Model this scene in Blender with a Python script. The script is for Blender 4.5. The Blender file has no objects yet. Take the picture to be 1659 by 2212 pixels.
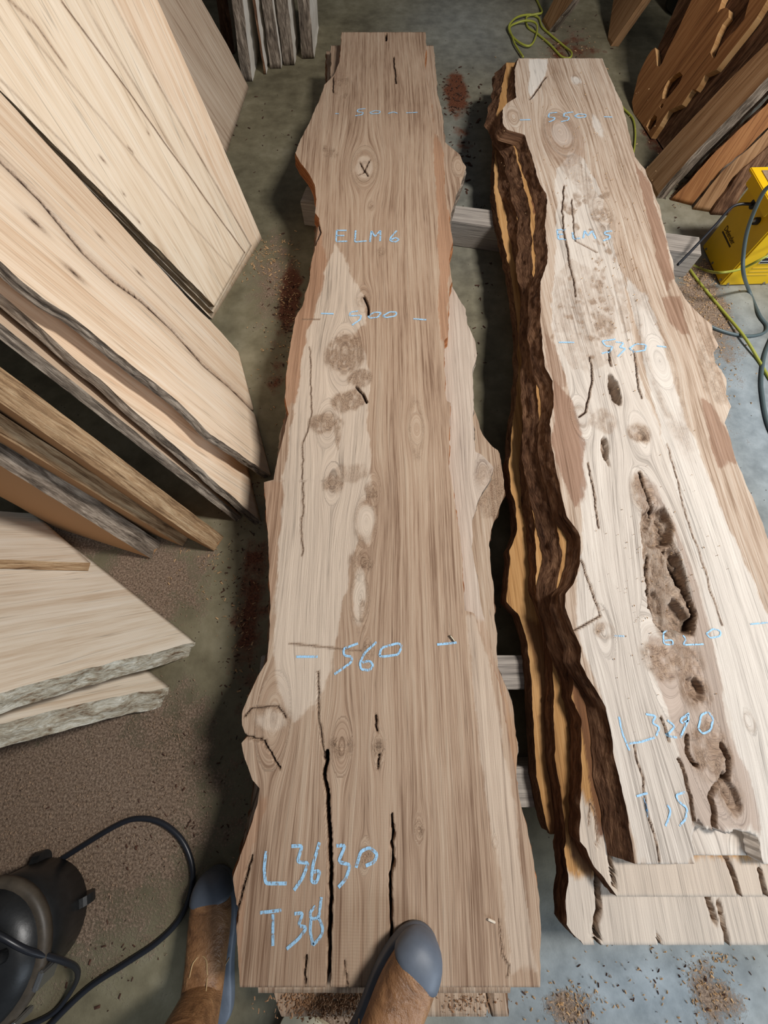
import bpy, math, random
import numpy as np
from mathutils import Vector
random.seed(7); rng = np.random.default_rng(7)
S = bpy.context.scene; COL = S.collection

# ------------------------------------------------------------------ camera
F, CXP, CYP = 831.0, 829.5, 1106.0          # focal length and centre in photo pixels (1659 x 2212)
TH = math.radians(70); CH = 1.30             # looking down 70 degrees from 1.30 m
cam = bpy.data.cameras.new('camera'); co = bpy.data.objects.new('camera', cam); COL.objects.link(co)
co.location = (0, 0, CH); co.rotation_euler = (math.pi/2 - TH, 0, 0)
cam.sensor_fit = 'VERTICAL'; cam.sensor_height = 24.0; cam.lens = 24.0*F/2212.0
cam.clip_start = 0.02; S.camera = co

# ------------------------------------------------------------------ light
w = bpy.data.worlds.new('world'); S.world = w; w.use_nodes = True
w.node_tree.nodes['Background'].inputs[0].default_value = (0.78, 0.86, 1.0, 1)
w.node_tree.nodes['Background'].inputs[1].default_value = 0.12
def area(name, loc, target, sx, sy, power, col):
    l = bpy.data.lights.new(name, 'AREA'); l.shape = 'RECTANGLE'; l.size = sx; l.size_y = sy
    l.energy = power; l.color = col
    o = bpy.data.objects.new(name, l); COL.objects.link(o); o.location = loc
    o.rotation_euler = (Vector(target)-Vector(loc)).to_track_quat('-Z', 'Y').to_euler()
area('doorway_daylight', (2.9, -2.3, 1.9), (0.7, 0.7, 0.1), 2.0, 1.8, 80, (0.76, 0.88, 1.0))
area('roof_light_daylight', (2.1, 0.75, 3.15), (-0.1, 1.0, 0.0), 0.45, 0.7, 126, (1.0, 0.97, 0.935))
S.view_settings.view_transform = 'Standard'; S.view_settings.look = 'None'
S.view_settings.exposure = 0.0; S.view_settings.gamma = 1.0
S.view_settings.use_curve_mapping = False

# ------------------------------------------------------------------ pixel <-> world helpers
CT, ST = math.cos(TH), math.sin(TH)
CAM = np.array([0, 0, CH])
def ray(px, py):
    u = (px-CXP)/F; v = (py-CYP)/F
    return np.array([u, CT-v*ST, -(v*CT+ST)])
def P(px, py, z=0.0):
    r = ray(px, py); return CAM + (z-CH)/r[2]*r
def zm(ox, oy, sc, pts):                    # points read off a magnified crop
    return [(ox+x/sc, oy+y/sc) for x, y in pts]
def nrm(v): v = np.asarray(v, float); return v/np.linalg.norm(v)

# ------------------------------------------------------------------ numpy noise
def _h(i, j, s):
    n = (i*374761393 + j*668265263 + s*1442695041) & 0x7fffffff
    n = ((n ^ (n >> 13))*1274126177) & 0x7fffffff
    return ((n ^ (n >> 16)) & 0xffff)/65535.0
def vn(x, y, s=0):
    x = np.asarray(x, float); y = np.asarray(y, float)
    i = np.floor(x).astype(np.int64); j = np.floor(y).astype(np.int64)
    a = x-i; b = y-j; a = a*a*(3-2*a); b = b*b*(3-2*b)
    return (_h(i, j, s)*(1-a)+_h(i+1, j, s)*a)*(1-b)+(_h(i, j+1, s)*(1-a)+_h(i+1, j+1, s)*a)*b
def fbm(x, y, s=0, o=3):
    r = 0; am = .5; t = 0
    for k in range(o):
        r = r+am*(vn(x, y, s+k*17)-.5); t += am; x = x*2.03; y = y*2.03; am *= .55
    return r/t*2
def sstep(a, b, x):
    t = np.clip((x-a)/(b-a), 0, 1); return t*t*(3-2*t)
def inpoly(x, y, poly):
    c = np.zeros(x.shape, bool); n = len(poly)
    for i in range(n):
        x0, y0 = poly[i]; x1, y1 = poly[(i+1) % n]
        if y0 == y1: continue
        c ^= ((y0 > y) != (y1 > y)) & (x < (x1-x0)*(y-y0)/(y1-y0)+x0)
    return c
def dline(x, y, pts):
    d = np.full(x.shape, 9.0)
    for (x0, y0), (x1, y1) in zip(pts[:-1], pts[1:]):
        dx, dy = x1-x0, y1-y0; l = dx*dx+dy*dy+1e-12
        t = np.clip(((x-x0)*dx+(y-y0)*dy)/l, 0, 1)
        d = np.minimum(d, np.hypot(x-x0-t*dx, y-y0-t*dy))
    return d

# ------------------------------------------------------------------ materials
class NT:
    def __init__(s, name):
        s.m = bpy.data.materials.new(name); s.m.use_nodes = True; s.t = s.m.node_tree
        s.b = s.t.nodes['Principled BSDF']
    def n(s, ty, **kw):
        o = s.t.nodes.new(ty)
        for k, v in kw.items():
            if k.startswith('i_'): o.inputs[int(k[2:]) if k[2:].isdigit() else k[2:].replace('_', ' ')].default_value = v
            else: setattr(o, k, v)
        return o
    def l(s, a, b): s.t.links.new(a, b)
    def attr(s, name): return s.n('ShaderNodeAttribute', attribute_name=name)
    def math(s, op, a, b=None, c=None):
        o = s.n('ShaderNodeMath', operation=op)
        for i, v in enumerate((a, b, c)):
            if v is None: continue
            if isinstance(v, (int, float)): o.inputs[i].default_value = v
            else: s.l(v, o.inputs[i])
        return o.outputs[0]
    def mix(s, f, a, b, mode='MIX'):
        o = s.n('ShaderNodeMix', data_type='RGBA', blend_type=mode)
        for i, v in ((0, f), (6, a), (7, b)):
            if isinstance(v, (int, float)): o.inputs[i].default_value = v
            elif isinstance(v, tuple): o.inputs[i].default_value = (*v[:3], 1)
            else: s.l(v, o.inputs[i])
        return o.outputs[2]
    def ramp(s, f, stops):
        o = s.n('ShaderNodeValToRGB'); e = o.color_ramp.elements
        while len(e) < len(stops): e.new(.5)
        for k, (p, c) in enumerate(stops):
            e[k].position = p; e[k].color = (*c, 1) if len(c) == 3 else c
        s.l(f, o.inputs[0]); return o.outputs[0]
    def vmul(s, v, sc):
        o = s.n('ShaderNodeVectorMath', operation='MULTIPLY'); s.l(v, o.inputs[0]); o.inputs[1].default_value = sc
        return o.outputs[0]
    def noise(s, v, scale=1, detail=3, rough=.55, dist=0):
        o = s.n('ShaderNodeTexNoise'); s.l(v, o.inputs['Vector'])
        o.inputs['Scale'].default_value = scale; o.inputs['Detail'].default_value = detail
        o.inputs['Roughness'].default_value = rough; o.inputs['Distortion'].default_value = dist
        return o.outputs[0]
    def bump(s, h, strength=.4, dist=.002):
        o = s.n('ShaderNodeBump'); o.inputs['Strength'].default_value = strength; o.inputs['Distance'].default_value = dist
        s.l(h, o.inputs['Height']); s.l(o.outputs[0], s.b.inputs['Normal'])
    def rough(s, r): s.b.inputs['Roughness'].default_value = r
def srgb(r, g, b):
    f = lambda c: ((c/255+.055)/1.055)**2.4 if c > 10 else c/255/12.92
    return (f(r), f(g), f(b))

def wood(name, dark, mid, light, grain=1.0, saw=.25, pale=None, red=None, bumpy=.5):
    """sawn timber: grain runs along the board's own length (attribute 'gc'); 'tone' r = pale figure, g = reddish sapwood, b = burr, and crack shade painted dark"""
    t = NT(name); gc = t.attr('gc').outputs['Vector']
    streak = t.noise(t.vmul(gc, (105*grain, 1.3, 1)), 1, 5, .64, .3)
    fine = t.noise(t.vmul(gc, (360*grain, 9, 1)), 1, 3, .6)
    blot = t.noise(t.vmul(gc, (9, 2.2, 1)), 1, 3, .5)
    f = t.math('ADD', t.math('MULTIPLY', streak, .5), t.math('MULTIPLY', fine, .28))
    f = t.math('ADD', f, t.math('MULTIPLY', blot, .22))
    col = t.ramp(f, [(.39, dark), (.49, mid), (.61, light)])
    sep = t.n('ShaderNodeSeparateColor'); t.l(t.attr('tone').outputs['Color'], sep.inputs[0])
    if pale:
        pc = t.ramp(f, [(.36, tuple(c*.5 for c in pale)), (.455, tuple(c*.93 for c in pale)), (.58, tuple(min(1, c*1.1) for c in pale))])
        col = t.mix(sep.outputs[0], col, pc)
    if red:
        rc = t.ramp(f, [(.36, tuple(c*.6 for c in red)), (.55, red), (.7, tuple(min(1, c*1.2) for c in red))])
        col = t.mix(sep.outputs[1], col, rc)
    # burr: speckled swirling dark figure
    bn = t.noise(t.vmul(gc, (150, 95, 1)), 1, 4, .65, 2.2)
    bc = t.ramp(bn, [(.34, srgb(58, 40, 28)), (.44, srgb(132, 104, 82)), (.62, srgb(176, 148, 122))])
    col = t.mix(t.math('MINIMUM', sep.outputs[2], .8), col, bc)
    col = t.mix(t.ramp(sep.outputs[2], [(.72, (0, 0, 0)), (.97, (1, 1, 1))]), col, srgb(52, 34, 24))  # upper end of b: painted crack shade, also knots and seams
    # thin dark open-grain lines
    ln = t.noise(t.vmul(gc, (120*grain, .9, 1)), 1, 2, .5, .4)
    lm = t.ramp(t.math('ABSOLUTE', t.math('SUBTRACT', ln, .5)), [(0, (.55, .55, .55)), (.012, (1, 1, 1))])
    col = t.mix(.75, col, t.mix(1.0, col, lm, 'MULTIPLY'))
    t.l(col, t.b.inputs['Base Color'])
    wv = t.n('ShaderNodeTexWave', wave_type='BANDS', bands_direction='Y')
    wv.inputs['Scale'].default_value = 62; wv.inputs['Distortion'].default_value = 5; wv.inputs['Detail'].default_value = 2
    wv.inputs['Detail Scale'].default_value = .35
    t.l(t.vmul(gc, (.8, 1, 1)), wv.inputs['Vector'])
    h = t.math('ADD', t.math('MULTIPLY', fine, .6), t.math('MULTIPLY', streak, .8))
    h = t.math('ADD', h, t.math('MULTIPLY', t.math('MULTIPLY', wv.outputs['Fac'], saw*.45), t.ramp(blot, [(.42, (0, 0, 0)), (.62, (1, 1, 1))])))
    h = t.math('ADD', h, t.math('MULTIPLY', t.math('MULTIPLY', bn, sep.outputs[2]), 2.2))
    t.bump(h, bumpy, .003); t.rough(.78); t.b.inputs['Specular IOR Level'].default_value = .25
    return t.m

def bark(name, a, b, c, sx=45, sy=7):
    t = NT(name); gc = t.attr('gc').outputs['Vector']
    n1 = t.noise(t.vmul(gc, (sx, sy, 1)), 1, 6, .68, .8)
    n2 = t.noise(t.vmul(gc, (sx*4, sy*5, 1)), 1, 4, .6)
    f = t.math('ADD', t.math('MULTIPLY', n1, .75), t.math('MULTIPLY', n2, .3))
    t.l(t.ramp(f, [(.38, a), (.52, b), (.68, c)]), t.b.inputs['Base Color'])
    t.bump(f, .9, .012); t.rough(.9); t.b.inputs['Specular IOR Level'].default_value = .15
    return t.m

def plain(name, col, rough=.6, metal=0.0, var=.0, sc=30):
    t = NT(name)
    if var:
        g = t.n('ShaderNodeNewGeometry').outputs['Position']
        n = t.noise(g, sc, 4, .6)
        t.l(t.ramp(n, [(.3, tuple(x*(1-var) for x in col)), (.7, tuple(min(1, x*(1+var)) for x in col))]), t.b.inputs['Base Color'])
        t.bump(n, .25, .002)
    else: t.b.inputs['Base Color'].default_value = (*col, 1)
    t.rough(rough); t.b.inputs['Metallic'].default_value = metal
    return t.m

M = {}
M['elm6'] = wood('elm_brown', srgb(126, 98, 77), srgb(171, 143, 119), srgb(190, 166, 142), 1, .16, pale=srgb(206, 187, 167), red=srgb(172, 130, 100), bumpy=.6)
M['elm5'] = wood('elm_pale', srgb(140, 114, 92), srgb(188, 165, 144), srgb(208, 192, 174), 1, .16, pale=srgb(216, 206, 194), red=srgb(150, 112, 88), bumpy=.6)
M['elm_lower'] = wood('elm_lower', srgb(128, 100, 80), srgb(170, 144, 120), srgb(196, 174, 152), 1, .25, pale=srgb(200, 186, 172), red=srgb(176, 124, 70))
M['elm_sap'] = wood('elm_sapwood', srgb(140, 100, 58), srgb(178, 132, 80), srgb(198, 154, 102), 1, .1, red=srgb(112, 72, 46), pale=srgb(202, 190, 176))
M['oak'] = wood('oak_cream', srgb(214, 188, 158), srgb(230, 208, 180), srgb(240, 222, 198), .4, .08, bumpy=.2)
M['oak2'] = wood('oak_warm', srgb(216, 184, 152), srgb(232, 206, 177), srgb(240, 220, 196), .45, .08, bumpy=.2)
M['ash'] = wood('ash_pale', srgb(206, 184, 158), srgb(224, 208, 186), srgb(234, 222, 204), .35, .3, bumpy=.2)
M['grey_board'] = wood('grey_board', srgb(150, 124, 102), srgb(188, 164, 140), srgb(204, 184, 162), .6, .1, bumpy=.3)
M['tan'] = wood('tan_board', srgb(120, 84, 54), srgb(164, 124, 86), srgb(184, 146, 108), .5, .1, bumpy=.25)
M['orange'] = wood('orange_board', srgb(112, 70, 40), srgb(156, 104, 62), srgb(184, 132, 84), .6, .05, pale=srgb(214, 162, 104), bumpy=.3)
M['rim'] = wood('lit_rim', srgb(176, 126, 76), srgb(206, 158, 104), srgb(222, 180, 128), .5, .05)  # paler than the slab face: light on its edges put into the colour
M['white_board'] = wood('white_board', srgb(196, 186, 172), srgb(222, 214, 202), srgb(232, 226, 216), .4, .05, bumpy=.15)
M['bearer'] = wood('bearer', srgb(120, 112, 104), srgb(160, 150, 140), srgb(184, 174, 162), .8, .3)
M['bark'] = bark('bark_dark', srgb(58, 38, 27), srgb(104, 74, 54), srgb(150, 114, 86))
M['bark_grey'] = bark('bark_grey', srgb(58, 49, 42), srgb(122, 108, 94), srgb(186, 170, 152))
M['bark_lichen'] = bark('bark_lichen', srgb(110, 84, 60), srgb(170, 160, 140), srgb(214, 210, 196), 40, 16)
M['bark_tan'] = bark('bark_tan', srgb(96, 70, 48), srgb(164, 132, 98), srgb(206, 178, 142), 50, 5)
M['bark_inner'] = bark('bark_inner', srgb(112, 66, 38), srgb(158, 100, 62), srgb(190, 136, 94), 40, 4)
def chalk_mat():
    t = NT('chalk'); g = t.n('ShaderNodeNewGeometry').outputs['Position']
    n = t.noise(t.vmul(g, (420, 90, 1)), 1, 4, .7)
    n2 = t.noise(t.vmul(g, (60, 200, 1)), 1, 2, .7)
    t.b.inputs['Base Color'].default_value = (*srgb(164, 208, 240), 1); t.rough(.95)
    t.l(t.ramp(t.math('ADD', t.math('MULTIPLY', n, .7), t.math('MULTIPLY', n2, .3)), [(.40, (0, 0, 0)), (.50, (1, 1, 1))]), t.b.inputs['Alpha'])
    return t.m
M['chalk'] = chalk_mat()

# ------------------------------------------------------------------ object helpers
def tag(o, label=None, cat=None, group=None, kind=None):
    if label: o['label'] = label
    if cat: o['category'] = cat
    if group: o['group'] = group
    if kind: o['kind'] = kind
    return o
def empty(name, loc=(0, 0, 0)):
    o = bpy.data.objects.new(name, None); COL.objects.link(o); o.location = loc; o.empty_display_size = .05
    return o
def mesh(name, v, f, mat, parent=None, attrs=None, smooth=False, mi=None):
    me = bpy.data.meshes.new(name)
    v = np.asarray(v, np.float64)
    me.from_pydata(v.tolist() if len(v) < 5000 else v, [], f if isinstance(f, list) else f.tolist())
    for m in (mat if isinstance(mat, (list, tuple)) else [mat]): me.materials.append(m)
    if mi is not None: me.polygons.foreach_set('material_index', np.asarray(mi, np.int32))
    if attrs:
        for k, a in attrs.items():
            a = np.asarray(a, np.float32)
            if k == 'gc':
                at = me.attributes.new('gc', 'FLOAT_VECTOR', 'POINT'); at.data.foreach_set('vector', a.ravel())
            else:
                at = me.attributes.new(k, 'FLOAT_COLOR', 'POINT')
                at.data.foreach_set('color', np.c_[a, np.ones(len(a))].astype(np.float32).ravel())
    if smooth: me.polygons.foreach_set('use_smooth', np.ones(len(me.polygons), bool))
    me.update()
    o = bpy.data.objects.new(name, me); COL.objects.link(o)
    if parent is not None: o.parent = parent
    return o
def child_of(o, parent):                    # keep world placement with a parent that only translates
    o.parent = parent
    o.location = Vector(o.location)-Vector(parent.location)
    return o
def quads(nv, nu, off=0, flip=False):
    i = np.arange(nv-1)[:, None]; j = np.arange(nu-1)[None, :]
    a = i*nu+j+off
    q = np.stack([a, a+1, a+nu+1, a+nu], -1).reshape(-1, 4)
    return q[:, ::-1] if flip else q
def resample(pts, n, by=None):
    p = np.asarray(pts, float)
    s = by if by is not None else np.r_[0, np.cumsum(np.hypot(*np.diff(p, axis=0).T))]
    s = (s-s[0])/(s[-1]-s[0]); t = np.linspace(0, 1, n)
    return np.c_[np.interp(t, s, p[:, 0]), np.interp(t, s, p[:, 1])]

class Plane:
    """a board's face: origin, u across, v along the board, n out of the face"""
    def __init__(s, o, u, v):
        s.o = np.asarray(o, float); s.v = nrm(v); u = np.asarray(u, float)
        s.u = nrm(u-s.v*u.dot(s.v)); s.n = np.cross(s.u, s.v)
    def px(s, x, y):                        # pixel -> local (u, v) on this face
        r = ray(x, y); t = (s.o-CAM).dot(s.n)/r.dot(s.n); q = CAM+t*r-s.o
        return (q.dot(s.u), q.dot(s.v))
    def w(s, uv, h=0.0):
        uv = np.asarray(uv, float); h = np.asarray(h, float)
        return s.o+uv[..., 0:1]*s.u+uv[..., 1:2]*s.v+(h[..., None] if h.ndim else h)*s.n
    def shift(s, h):
        q = Plane(s.o+s.n*h, s.u, s.v); return q

def slab(name, pl, L, R, thick, mat, side_mat, nu=24, nv=60, waneL=.0, waneR=.0, rough=.004, relief=.0008,
         height=None, tone=None, warp=None, seed=0, rowwise=False, end_mat=None, clampz=True, barkL=True, barkR=True, side_tone=None, side_name='bark_edge'):
    """L, R: local (u, v) polylines from foot to head. Returns the board; bark edges are its parts."""
    if rowwise:
        L = np.asarray(L, float); R = np.asarray(R, float); t = np.linspace(max(L[0, 1], R[0, 1]), min(L[-1, 1], R[-1, 1]), nv)
        Lr = np.c_[np.interp(t, L[:, 1], L[:, 0]), t]; Rr = np.c_[np.interp(t, R[:, 1], R[:, 0]), t]
    else: Lr = resample(L, nv); Rr = resample(R, nv)
    vv = Lr[:, 1]
    Lr = Lr+np.c_[rough*fbm(vv*22, vv*0+1, seed+3, 4), vv*0]; Rr = Rr+np.c_[rough*fbm(vv*22, vv*0+5, seed+4, 4), vv*0]
    s = np.linspace(0, 1, nu)
    G = Lr[:, None, :]*(1-s[None, :, None])+Rr[:, None, :]*s[None, :, None]
    U, V = G[..., 0].ravel(), G[..., 1].ravel()
    h = relief*.6*fbm(U*41+.3*V, V*5.3+.2*U, seed+9, 2)
    if height is not None: h = h+height(U, V)
    gx = U+.012*fbm(U*3, V*1.3, seed+11, 2)+seed*1.37
    if warp is not None: gx = gx+warp(U, V)
    gc = np.c_[gx, V+seed*.71, np.full(len(U), seed*.37)]
    tn = np.zeros((len(U), 3)) if tone is None else tone(U, V)
    top = pl.w(np.c_[U, V], h)
    nt = len(top)
    # ends and underside (coarse)
    ring_b = pl.w(np.r_[Lr, Rr[::-1]], np.full(2*nv, -thick))
    e0 = pl.w(G[0], np.full(nu, -thick)); e1 = pl.w(G[-1], np.full(nu, -thick))
    ver = np.r_[top, e0, e1, ring_b]
    if clampz: ver[:, 2] = np.maximum(ver[:, 2], .0006)
    fs = quads(nv, nu)
    a = np.arange(nu-1)
    f0 = np.stack([a+1, a, nt+a, nt+a+1], -1)
    b = (nv-1)*nu+a
    f1 = np.stack([b, b+1, nt+nu+a+1, nt+nu+a], -1)
    allf = [tuple(q) for q in np.r_[fs, f0, f1].tolist()]
    rb = nt+2*nu
    allf += [(rb+k, rb+k+1, rb+2*nv-2-k, rb+2*nv-1-k)[::-1] for k in range(nv-1)]
    mi = np.zeros(len(allf), int); mi[len(fs):len(fs)+len(f0)+len(f1)] = 1
    gc_all = np.r_[gc, np.c_[G[0][:, 0], np.full(nu, -thick), np.full(nu, seed)], np.c_[G[-1][:, 0], np.full(nu, -thick), np.full(nu, seed)],
                   np.c_[np.zeros(2*nv), np.zeros(2*nv), np.zeros(2*nv)]]
    tn_all = np.r_[tn, np.zeros((2*nu+2*nv, 3))]
    ob = mesh(name, ver, allf, [mat, end_mat or mat], None, {'gc': gc_all, 'tone': tn_all}, mi=mi)
    ob.data.polygons.foreach_set('use_smooth', np.arange(len(allf)) < len(fs))
    # long edges
    K = 7; ks = np.linspace(0, 1, K)
    for side, E, wn, sg, use in (('L', Lr, waneL, -1, barkL), ('R', Rr, waneR, 1, barkR)):
        ev = E[:, 1]; edge_i = np.arange(nv)*nu+(0 if sg < 0 else nu-1)
        hh = h[edge_i]
        wv = (wn(ev) if callable(wn) else wn)*(1+.35*fbm(ev*7, ev*0+2, seed+21, 3)) if wn else 0*ev
        pts = []
        for k in ks:
            bul = rough*2.0*fbm(ev*34, ev*0+k*4.1, seed+31, 3)*math.sin(math.pi*min(1, k*1.2)) if use else 0*ev
            o = sg*(wv*k**1.2+bul)
            pts.append(pl.w(np.c_[E[:, 0]+o, ev], hh*(1-k)-thick*k))
        pv = np.stack(pts, 1).reshape(-1, 3)
        if clampz: pv[:, 2] = np.maximum(pv[:, 2], .0006)
        g = np.c_[np.tile(ks*(thick+.02), nv)+seed+(3 if sg > 0 else 0), np.repeat(ev, K), np.zeros(nv*K)]
        tz = np.zeros((nv*K, 3)) if side_tone is None else side_tone(np.repeat(ev, K), np.tile(ks, nv), sg)
        mesh(side_name if use else 'sawn_edge', pv, quads(nv, K, flip=sg < 0)[:, ::-1], side_mat if use else mat, ob, {'gc': g, 'tone': tz}, smooth=use)
    return ob

def tube(name, pts, r, mat, parent=None, seg=10, step=.012, closed=False):
    p = np.asarray(pts, float); Q = []
    n = len(p)
    for i in range(n-1):
        a, b, c, d = p[max(i-1, 0)], p[i], p[i+1], p[min(i+2, n-1)]
        m = max(2, int(np.linalg.norm(c-b)/step))
        for t in np.linspace(0, 1, m, endpoint=False):
            Q.append(.5*((2*b)+(-a+c)*t+(2*a-5*b+4*c-d)*t*t+(-a+3*b-3*c+d)*t**3))
    Q.append(p[-1]); Q = np.array(Q)
    T = np.gradient(Q, axis=0); T /= np.linalg.norm(T, axis=1)[:, None]+1e-9
    up = np.array([0, 0, 1.0]); V = []
    x = np.cross(T[0], up); x = x if np.linalg.norm(x) > 1e-3 else np.array([1.0, 0, 0])
    for q, t in zip(Q, T):
        x = nrm(x-t*x.dot(t)); y = np.cross(t, x)
        for k in range(seg):
            a = 2*math.pi*k/seg; V.append(q+r*(math.cos(a)*x+math.sin(a)*y))
    m = len(Q); f = []
    for i in range(m-1):
        for k in range(seg):
            k2 = (k+1) % seg; f.append((i*seg+k, i*seg+k2, (i+1)*seg+k2, (i+1)*seg+k))
    f.append(tuple(range(seg))[::-1]); f.append(tuple((m-1)*seg+k for k in range(seg)))
    return mesh(name, V, f, mat, parent, smooth=True)

def prism(name, poly, holes, pl, thick, mat, parent=None, bev=0.0, seed=0, rim=None):
    """flat outline with holes, given thickness"""
    cu = bpy.data.curves.new('outline', 'CURVE'); cu.dimensions = '2D'; cu.fill_mode = 'BOTH'; cu.extrude = thick/2
    for lp in [poly]+holes:
        sp = cu.splines.new('POLY'); sp.points.add(len(lp)-1); sp.use_cyclic_u = True
        for q, (a, b) in zip(sp.points, lp): q.co = (a, b, 0, 1)
    tmp = bpy.data.objects.new('outline', cu); COL.objects.link(tmp)
    me = bpy.data.meshes.new_from_object(tmp.evaluated_get(bpy.context.evaluated_depsgraph_get()))
    bpy.data.objects.remove(tmp); bpy.data.curves.remove(cu)
    v = np.array([x.co[:] for x in me.vertices]); f = [tuple(x.vertices) for x in me.polygons]
    bpy.data.meshes.remove(me)
    mi = [int(max(v[i, 2] for i in q)-min(v[i, 2] for i in q) > thick/2) for q in f] if rim else None
    W = pl.w(v[:, :2], v[:, 2]-thick/2); W[:, 2] = np.maximum(W[:, 2], .0006)
    return mesh(name, W, f, [mat, rim] if rim else mat, parent, {'gc': np.c_[v[:, 0]+seed, v[:, 1], v[:, 2]], 'tone': np.zeros((len(v), 3))}, mi=mi)

def box(name, c, sx, sy, sz, mat, parent=None, rz=0, bev=.003, gseed=0, axis=0):
    import bmesh
    bm = bmesh.new(); bmesh.ops.create_cube(bm, size=1)
    for x in bm.verts: x.co = (x.co.x*sx, x.co.y*sy, x.co.z*sz)
    if bev: bmesh.ops.bevel(bm, geom=bm.edges[:], offset=bev, segments=2, affect='EDGES')
    me = bpy.data.meshes.new(name); bm.to_mesh(me); bm.free(); me.materials.append(mat)
    vv = np.array([x.co[:] for x in me.vertices])
    g = vv[:, [1, 0, 2]] if axis == 0 else vv
    g = g.copy(); g[:, 0] += gseed+vv[:, 2]*1.0
    at = me.attributes.new('gc', 'FLOAT_VECTOR', 'POINT'); at.data.foreach_set('vector', g.astype(np.float32).ravel())
    at = me.attributes.new('tone', 'FLOAT_COLOR', 'POINT'); at.data.foreach_set('color', np.tile(np.array([0, 0, 0, 1], np.float32), len(vv)))
    o = bpy.data.objects.new(name, me); COL.objects.link(o); o.location = c; o.rotation_euler = (0, 0, rz)
    if parent is not None: o.parent = parent
    return o
# ------------------------------------------------------------------ setting: floor and walls
def floor_mat():
    t = NT('concrete_floor'); g = t.n('ShaderNodeNewGeometry').outputs['Position']
    sep = t.n('ShaderNodeSeparateColor'); t.l(t.attr('tone').outputs['Color'], sep.inputs[0])
    n1 = t.noise(g, 2.2, 5, .6); n2 = t.noise(g, 14, 4, .6); n3 = t.noise(g, 160, 4, .7)
    con = t.ramp(t.math('ADD', t.math('MULTIPLY', n1, .6), t.math('MULTIPLY', n2, .4)),
                 [(.36, srgb(96, 88, 68)), (.52, srgb(126, 118, 94)), (.66, srgb(148, 140, 116))])
    blue = t.ramp(n2, [(.3, srgb(120, 130, 136)), (.7, srgb(160, 170, 176))])
    con = t.mix(sep.outputs[2], con, blue)
    dust = t.ramp(n3, [(.32, srgb(80, 64, 52)), (.5, srgb(132, 111, 93)), (.7, srgb(174, 152, 131))])
    fac = t.math('ADD', t.math('MULTIPLY', sep.outputs[0], 1.0), t.math('MULTIPLY', t.math('SUBTRACT', n2, .5), 1.1))
    fac = t.math('ADD', fac, t.math('MULTIPLY', t.math('SUBTRACT', n3, .5), .7))
    fm = t.ramp(fac, [(.38, (0, 0, 0)), (.62, (1, 1, 1))])
    fm = t.math('MULTIPLY', fm, t.math('MINIMUM', t.math('MULTIPLY', sep.outputs[0], 4.0), 1.0))
    col = t.mix(fm, con, dust)
    red = t.ramp(n3, [(.34, srgb(56, 30, 20)), (.55, srgb(112, 66, 44)), (.7, srgb(150, 100, 70))])
    f2 = t.ramp(t.math('ADD', sep.outputs[1], t.math('MULTIPLY', t.math('SUBTRACT', n2, .5), .8)), [(.4, (0, 0, 0)), (.6, (1, 1, 1))])
    col = t.mix(t.math('MULTIPLY', f2, t.math('MINIMUM', t.math('MULTIPLY', sep.outputs[1], 4.0), 1.0)), col, red)
    # small dark specks
    vo = t.n('ShaderNodeTexVoronoi'); t.l(g, vo.inputs['Vector']); vo.inputs['Scale'].default_value = 38
    sp = t.ramp(vo.outputs['Distance'], [(.06, (1, 1, 1)), (.11, (0, 0, 0))])
    col = t.mix(t.math('MULTIPLY', sp, t.math('GREATER_THAN', n2, .53)), col, srgb(58, 44, 34))
    t.l(col, t.b.inputs['Base Color'])
    h = t.math('ADD', t.math('MULTIPLY', n3, t.math('ADD', .15, fm)), t.math('MULTIPLY', n2, .2))
    t.bump(h, .6, .006); t.rough(.72); t.b.inputs['Specular IOR Level'].default_value = .3
    return t.m
def gauss_px(X, Y, lst):
    r = np.zeros(X.shape)
    for px, py, rx, ry, a in lst:
        c = P(px, py); s = np.linalg.norm(P(px+1, py)-c); sy = np.linalg.norm(P(px, py+1)-c)
        r = np.maximum(r, a*np.exp(-((X-c[0])/(rx*s))**2-((Y-c[1])/(ry*sy))**2))
    return r
nx, ny = 241, 281
gx, gy = np.meshgrid(np.linspace(-2.9, 3.3, nx), np.linspace(-1.8, 5.4, ny))
X, Y = gx.ravel(), gy.ravel()
dust = gauss_px(X, Y, [(120, 1750, 420, 330, .95), (330, 1250, 150, 130, .8), (150, 1160, 200, 60, .8), (590, 600, 60, 130, .6), (390, 1560, 100, 120, .6),
     (1520, 660, 70, 130, .85), (1500, 590, 60, 40, .9), (1440, 330, 60, 120, .5), (1230, 80, 80, 60, .45), (1540, 2150, 60, 80, .8), (1230, 2180, 70, 60, .75), (1600, 1990, 60, 60, .4),
     (1580, 900, 50, 110, .35), (450, 1900, 200, 300, .35), (720, 2180, 130, 60, 1.0)])
redd = gauss_px(X, Y, [(545, 1300, 60, 300, .62), (625, 640, 34, 110, .8), (600, 800, 40, 120, .5), (985, 200, 34, 60, .85), (1000, 300, 40, 90, .5), (1230, 110, 110, 60, .55), (1420, 310, 40, 90, .6), (510, 1700, 50, 250, .4)])
blue = gauss_px(X, Y, [(1640, 900, 190, 380, .9), (1400, 2150, 500, 200, .95), (980, 350, 90, 200, .35), (1000, 60, 150, 120, .4)])  # bluish tint; at right and near end, cool daylight put into the colour
floor = mesh('floor', np.c_[X, Y, X*0], quads(ny, nx), floor_mat(), None, {'tone': np.c_[dust, redd, blue]})
tag(floor, 'grey concrete workshop floor strewn with sawdust', None, None, 'structure')
wallm = plain('dark_cladding', srgb(70, 62, 54), .85, 0, .25, 6)
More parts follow.
